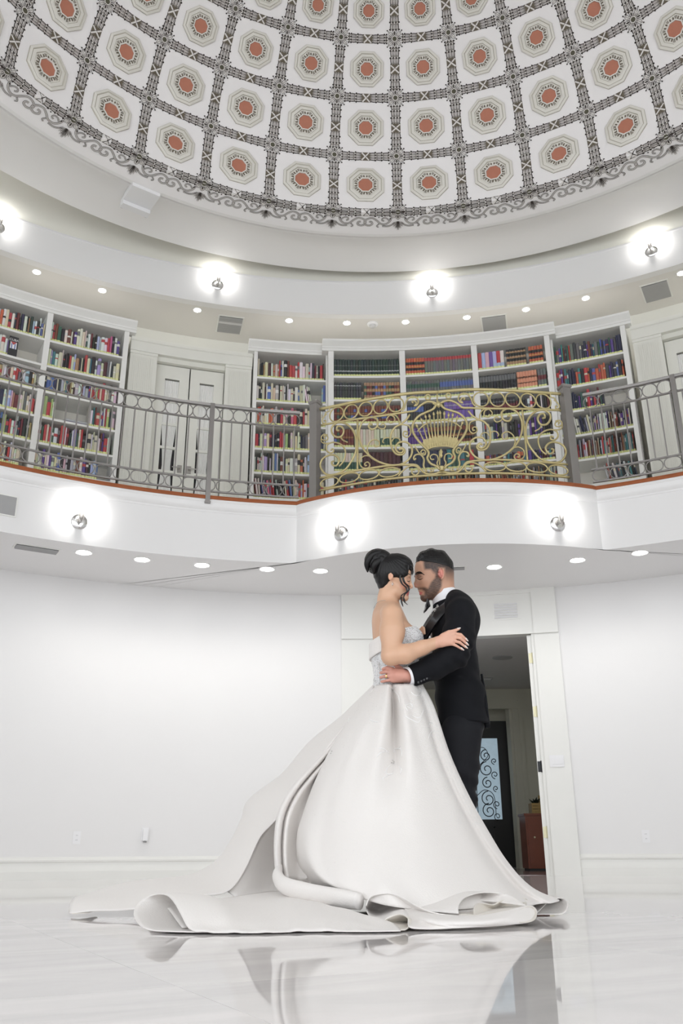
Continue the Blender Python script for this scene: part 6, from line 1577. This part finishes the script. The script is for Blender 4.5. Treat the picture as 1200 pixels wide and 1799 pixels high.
ribbon_fold('gathered_fold', [(492,1524,3.90),(488,1540,3.82),(500,1556,3.74),(530,1566,3.66),(565,1573,3.58),(600,1579,3.50),(632,1584,3.44)], [.014,.030,.034,.036,.034,.034,.030], .75)
# --- floor sheet in front with its open rolled end on the left
ROLL = []
def ringpx(pts, Ys): return [point(x, y, Y) for (x, y), Y in zip(pts, Ys)]
S = [
 ([(322,1637.5),(300,1637),(262,1634),(242,1622),(235,1602),(248,1582),(272,1572),(292,1573),(305,1585),(318,1608),(330,1630),(345,1638)], [3.05,3.07,3.12,3.20,3.30,3.36,3.36,3.30,3.22,3.14,3.08,3.04]),
 ([(360,1638.5),(335,1637),(305,1632),(285,1618),(282,1598),(300,1580),(330,1571.5),(352,1573),(372,1590),(384,1612),(392,1630),(400,1639.5)], [3.06,3.10,3.2,3.30,3.38,3.42,3.40,3.30,3.20,3.12,3.07,3.03]),
 ([(430,1639),(410,1634),(390,1622),(385,1606),(390,1594),(402,1587),(418,1586),(436,1592),(448,1606),(455,1620),(462,1632),(468,1639.5)], [3.1,3.2,3.34,3.46,3.52,3.54,3.48,3.36,3.24,3.14,3.08,3.03]),
 ([(520,1636),(500,1628),(488,1612),(488,1600),(494,1590),(505,1583),(520,1580.5),(534,1586),(545,1600),(550,1614),(552,1626),(550,1636.5)], [3.14,3.26,3.40,3.50,3.56,3.58,3.52,3.40,3.28,3.18,3.12,3.07]),
 ([(610,1636),(595,1628),(585,1616),(582,1606),(584,1600),(590,1596),(602,1597),(616,1606),(624,1616),(628,1624),(630,1632),(630,1639)], [3.12,3.22,3.32,3.38,3.42,3.42,3.38,3.30,3.22,3.14,3.10,3.05]),
 ([(690,1637),(682,1634),(676,1630),(672,1626),(672,1622),(676,1620),(684,1620),(692,1623),(698,1628),(702,1632),(704,1636),(704,1640)], [3.12,3.16,3.2,3.24,3.26,3.26,3.22,3.18,3.14,3.12,3.09,3.06]),
]
secs = [resample(ringpx(a, y), 40) for a, y in S]
cols = [resample([s_[i] for s_ in secs], 60) for i in range(40)]
def fz(p): return Vector((p.x, p.y, max(p.z, .006)))
grid = [[fz(cols[i][k]+Vector((0, 0, .0025*math.sin(k*.7)*(i/40)))) for i in range(40)] for k in range(60)]
cloth('hem_roll', grid, bride)
# sheet on the floor between the roll and the hollow
cloth('floor_sheet', sheet([[pt(q) for q in r] for r in (
  [(262,1600,3.7),(330,1585,3.8),(400,1578,3.9),(450,1570,4.0),(500,1566,3.98),(560,1572,3.8)],
  [(285,1588,3.5),(350,1580,3.56),(420,1588,3.62),(470,1586,3.66),(520,1582,3.62),(580,1594,3.5)],
  [(320,1630,3.14),(380,1625,3.2),(440,1625,3.24),(500,1622,3.26),(560,1625,3.2),(640,1632,3.1)])], 50, 24, wave=lambda p, u, v: fz(p)), bride)
# --- rolled hem on the right: a lip that stands up in waves, with hollow ends
def lipsheet(top, mid, bot, name):
    cloth(name, sheet([[pt(q) for q in r] for r in (top, mid, bot)], 90, 22, wave=lambda p, u, v: fz(p)), bride)
lipsheet([(643,1592,3.42),(650,1577,3.42),(668,1571,3.40),(690,1571,3.38),(712,1580,3.34),(735,1593,3.28),(762,1604,3.24),(800,1609,3.22),(845,1609,3.22),(885,1602,3.26),(915,1594,3.34),(934,1592,3.40),(943,1600,3.40),(942,1612,3.36)],
         [(644,1597,3.50),(653,1596,3.60),(670,1598,3.62),(690,1594,3.56),(710,1595,3.44),(730,1606,3.26),(750,1616,3.14),(775,1619,3.13),(810,1620,3.13),(850,1620,3.15),(885,1615,3.20),(912,1609,3.28),(930,1607,3.34),(940,1612,3.36)],
         [(644,1601,3.40),(652,1613,3.34),(668,1621,3.24),(686,1611,3.24),(704,1606.5,3.20),(717,1613,3.16),(719,1629,3.10),(745,1632.5,3.11),(785,1632,3.12),(830,1630,3.14),(870,1627.5,3.19),(905,1624.5,3.24),(926,1622,3.29),(938,1617,3.33)], 'hem_wave')
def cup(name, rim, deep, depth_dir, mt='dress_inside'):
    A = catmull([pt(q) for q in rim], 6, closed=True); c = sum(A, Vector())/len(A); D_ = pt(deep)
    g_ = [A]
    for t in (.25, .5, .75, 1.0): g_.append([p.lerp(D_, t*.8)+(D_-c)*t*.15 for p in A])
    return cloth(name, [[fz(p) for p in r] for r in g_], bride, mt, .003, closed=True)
cup('fold_hollow', [(672,1621,3.22),(688,1611,3.20),(704,1607,3.18),(716,1613,3.15),(719,1625,3.12),(712,1634,3.10),(698,1637,3.09),(688,1630,3.12)], (730,1622,3.28), None)
# second hollow: the long roll that opens at (850, 1595)
RS = [
 ([(806,1606),(806,1592),(818,1577),(845,1569),(880,1570),(905,1578),(924,1592)], [3.30,3.34,3.42,3.48,3.50,3.46,3.38]),
 ([(760,1602),(758,1590),(766,1576),(790,1567),(820,1566),(842,1572),(858,1584)], [3.34,3.40,3.48,3.54,3.58,3.56,3.5]),
 ([(712,1600),(708,1588),(712,1574),(724,1566),(745,1563),(765,1567),(780,1576)], [3.36,3.42,3.50,3.56,3.6,3.6,3.56])]
secs = [resample(ringpx(a, y), 30) for a, y in RS]; cols = [resample([s_[i] for s_ in secs], 30) for i in range(30)]
cloth('hem_roll', [[fz(cols[i][k]) for i in range(30)] for k in range(30)], bride)
cloth('inner_fold', sheet([[pt(q) for q in r] for r in (
  [(833,1612,3.30),(832,1598,3.34),(838,1588,3.38),(852,1588,3.42),(866,1590,3.44),(878,1584,3.46),(892,1580,3.48)],
  [(845,1614,3.34),(850,1602,3.42),(858,1596,3.46),(868,1598,3.50),(880,1594,3.54),(892,1588,3.56),(900,1584,3.56)],
  [(862,1614,3.40),(870,1606,3.46),(880,1600,3.5),(892,1596,3.52),(905,1592,3.54),(916,1588,3.54),(924,1586,3.52)])], 40, 14), bride, 'dress_inside')
cloth('hem_lining', sheet([[pt(q) for q in r] for r in (
  [(806,1608,3.30),(840,1609,3.30),(885,1603,3.32),(925,1593,3.40)],
  [(806,1596,3.62),(845,1590,3.70),(890,1586,3.72),(925,1586,3.66)],
  [(810,1578,3.66),(845,1571,3.72),(882,1572,3.74),(915,1582,3.68)])], 34, 14), bride, 'dress_inside')
cloth('hem_lining', sheet([[pt(q) for q in r] for r in (
  [(790,1612,3.32),(840,1613,3.34),(890,1607,3.38),(935,1597,3.44)],
  [(790,1604,3.70),(845,1600,3.78),(890,1596,3.80),(935,1590,3.74)],
  [(796,1574,3.70),(845,1567,3.76),(882,1568,3.78),(925,1580,3.72)])], 34, 14), bride, 'dress_inside')
cup('fold_hollow', [(122,1604,3.90),(124,1592,4.02),(131,1580,4.12),(138,1584,4.04),(146,1597,3.94),(158,1603,3.88),(140,1605,3.88)], (170,1596,4.15), None)
cloth('hem_lining', sheet([[pt(q) for q in r] for r in (
  [(735,1600,3.34),(790,1611,3.335),(850,1613,3.36)],
  [(735,1592,3.44),(800,1599,3.44),(850,1602,3.45)],
  [(735,1580,3.52),(806,1586,3.50),(850,1590,3.52)])], 24, 10), bride)
# third: small lobe beside it and the cone at the far right
cup('fold_hollow', [(880,1616,3.24),(905,1604,3.28),(925,1594,3.36),(938,1595,3.38),(943,1606,3.36),(938,1617,3.30),(918,1621,3.26)], (895,1606,3.50), None)
CS = [
 ([(942,1608),(955,1609),(975,1608.5),(990,1605),(997,1596),(997,1586),(990,1579.5),(978,1579),(964,1585),(950,1598)], [3.80,3.80,3.80,3.80,3.82,3.86,3.90,3.92,3.90,3.84]),
 ([(925,1606),(940,1607),(958,1606),(972,1602),(980,1593),(980,1582),(972,1576),(960,1574),(945,1580),(930,1594)], [3.86,3.84,3.84,3.86,3.90,3.96,4.0,4.02,3.98,3.9]),
 ([(890,1600),(905,1601),(920,1599),(932,1593),(938,1584),(936,1573),(928,1566),(916,1564),(902,1572),(892,1588)], [3.94,3.9,3.9,3.92,3.98,4.04,4.08,4.1,4.06,3.98])]
secs = [catmull(ringpx(a, y), 4, closed=True) for a, y in CS]; cols = [resample([s_[i] for s_ in secs], 20) for i in range(len(secs[0]))]
cloth('hem_roll', [[fz(cols[i][k]) for i in range(len(cols))] for k in range(20)], bride, closed=True)
# --- embroidery and beads that sit on the bell
sk = skirt.data
from mathutils.bvhtree import BVHTree
bv = BVHTree.FromPolygons([v.co.copy() for v in sk.vertices], [tuple(p_.vertices) for p_ in sk.polygons])
camp = Vector((0, 0, CAM_H))
def on_skirt(px, py, tree=bv):
    d = (point(px, py, 4.0)-camp).normalized(); h_ = tree.ray_cast(camp, d)
    return (h_[0], h_[1] if h_[1].y < 0 else -h_[1]) if h_[0] is not None else (None, None)
def embroid(pts, r0=.0022):
    P_ = []
    for q in catmull([Vector((x, y, 0)) for x, y in pts], 5):
        a, n_ = on_skirt(q.x, q.y)
        if a is not None: P_.append(a+n_*.0025)
    if len(P_) > 2: m = MB(); n = len(P_); m.tube(P_, [r0*(.5+math.sin(PI*i/(n-1))) for i in range(n)], 5); return m
EM = [
 [(722,1217),(728,1222),(736,1222),(740,1214),(735,1208)], [(712,1240),(722,1246),(724,1240),(718,1237),(712,1242),(716,1250)], [(742,1232),(743,1250),(736,1262),(724,1258)], [(710,1258),(720,1264),(734,1270),(741,1262)],
 [(751,1278),(753,1272),(760,1271)], [(752,1298),(756,1288),(764,1284)], [(755,1291),(759,1297),(762,1303)], [(665,1317),(672,1316),(680,1322)], [(662,1332),(668,1324),(682,1320)], [(667,1314),(676,1318),(683,1326)],
 [(691,1323),(694,1317),(700,1316),(704,1312)], [(698,1316),(706,1318),(707,1329)], [(688,1343),(680,1350),(678,1360),(688,1361),(691,1356)], [(673,1374),(672,1368),(678,1366),(684,1362)], [(701,1347),(706,1352),(704,1361)],
 [(612,1270),(614,1262),(608,1256)], [(650,1265),(656,1268),(668,1270)], [(690,1212),(700,1222),(703,1236)], [(680,1204),(690,1212),(696,1206)]]
for pts in EM:
    m = embroid(pts)
    if m: att(m.build('embroidery', 'lace_white', None, 180), bride)
def beads(name, spots, r_, mt='bead'):
    m = MB()
    for p, n_ in spots:
        q = p+n_*r_*.6; m.add([q+Vector(v)*r_ for v in ((1, 0, 0), (0, 1, 0), (-1, 0, 0), (0, -1, 0), (0, 0, 1), (0, 0, -1))], [(0, 1, 4), (1, 2, 4), (2, 3, 4), (3, 0, 4), (1, 0, 5), (2, 1, 5), (3, 2, 5), (0, 3, 5)])
    return att(m.build(name, mt, None, 180), bride)
sp = []
for _ in range(2600):
    t = random.random()**1.5; py = 1200+t*250; edge = 741+(py-1200)*.435+ (0 if py < 1300 else (py-1300)*.1)
    px = edge-abs(random.gauss(0, 1))*(20+10*t)
    a, n_ = on_skirt(px, py)
    if a is not None and a.y < 4.7: sp.append((a, n_))
for _ in range(600):
    px = random.uniform(520, 700); py = random.uniform(1205, 1330)
    if random.random() > 1.2-(py-1200)/110: continue
    a, n_ = on_skirt(px, py)
    if a is not None and a.y < 4.7: sp.append((a, n_))
for _ in range(130):
    a, n_ = on_skirt(random.uniform(540, 900), random.uniform(1300, 1560))
    if a is not None and a.y < 4.7: sp.append((a, n_))
for k in range(60):                               # beads along the right edge of the skirt
    py = 1200+k*6.2; a = None; px = 741+(py-1200)*.30
    for q in range(400):
        b_, n__ = on_skirt(px+q*.7, py)
        if b_ is None or b_.y > 4.75: break
        a, n_ = b_, n__
    if a is not None: sp.append((a, n_))
o = beads('beadwork', sp, .0021); o['kind'] = 'stuff'
sp2 = []
bvb = None
me = bod.data; bvb = BVHTree.FromPolygons([v.co.copy() for v in me.vertices], [tuple(p_.vertices) for p_ in me.polygons])
for _ in range(1500):
    a, n_ = on_skirt(random.uniform(650, 748), random.uniform(1103, 1205), bvb)
    if a is not None: sp2.append((a, n_))
o = beads('beadwork', sp2, .0022, 'silver'); o['kind'] = 'stuff'
m = MB()
for px, py in ((689, 1337), (692, 1340), (687, 1341), (691, 1343), (601, 1257), (604, 1259), (584, 1321), (582, 1325)):
    a, n_ = on_skirt(px, py)
    if a is not None: m.lathe([(.0005, -.003), (.004, 0), (.0005, .003)], 6, Matrix.Translation(a+n_*.003))
if m.v: att(m.build('crystal_cluster', 'silver', None), bride)
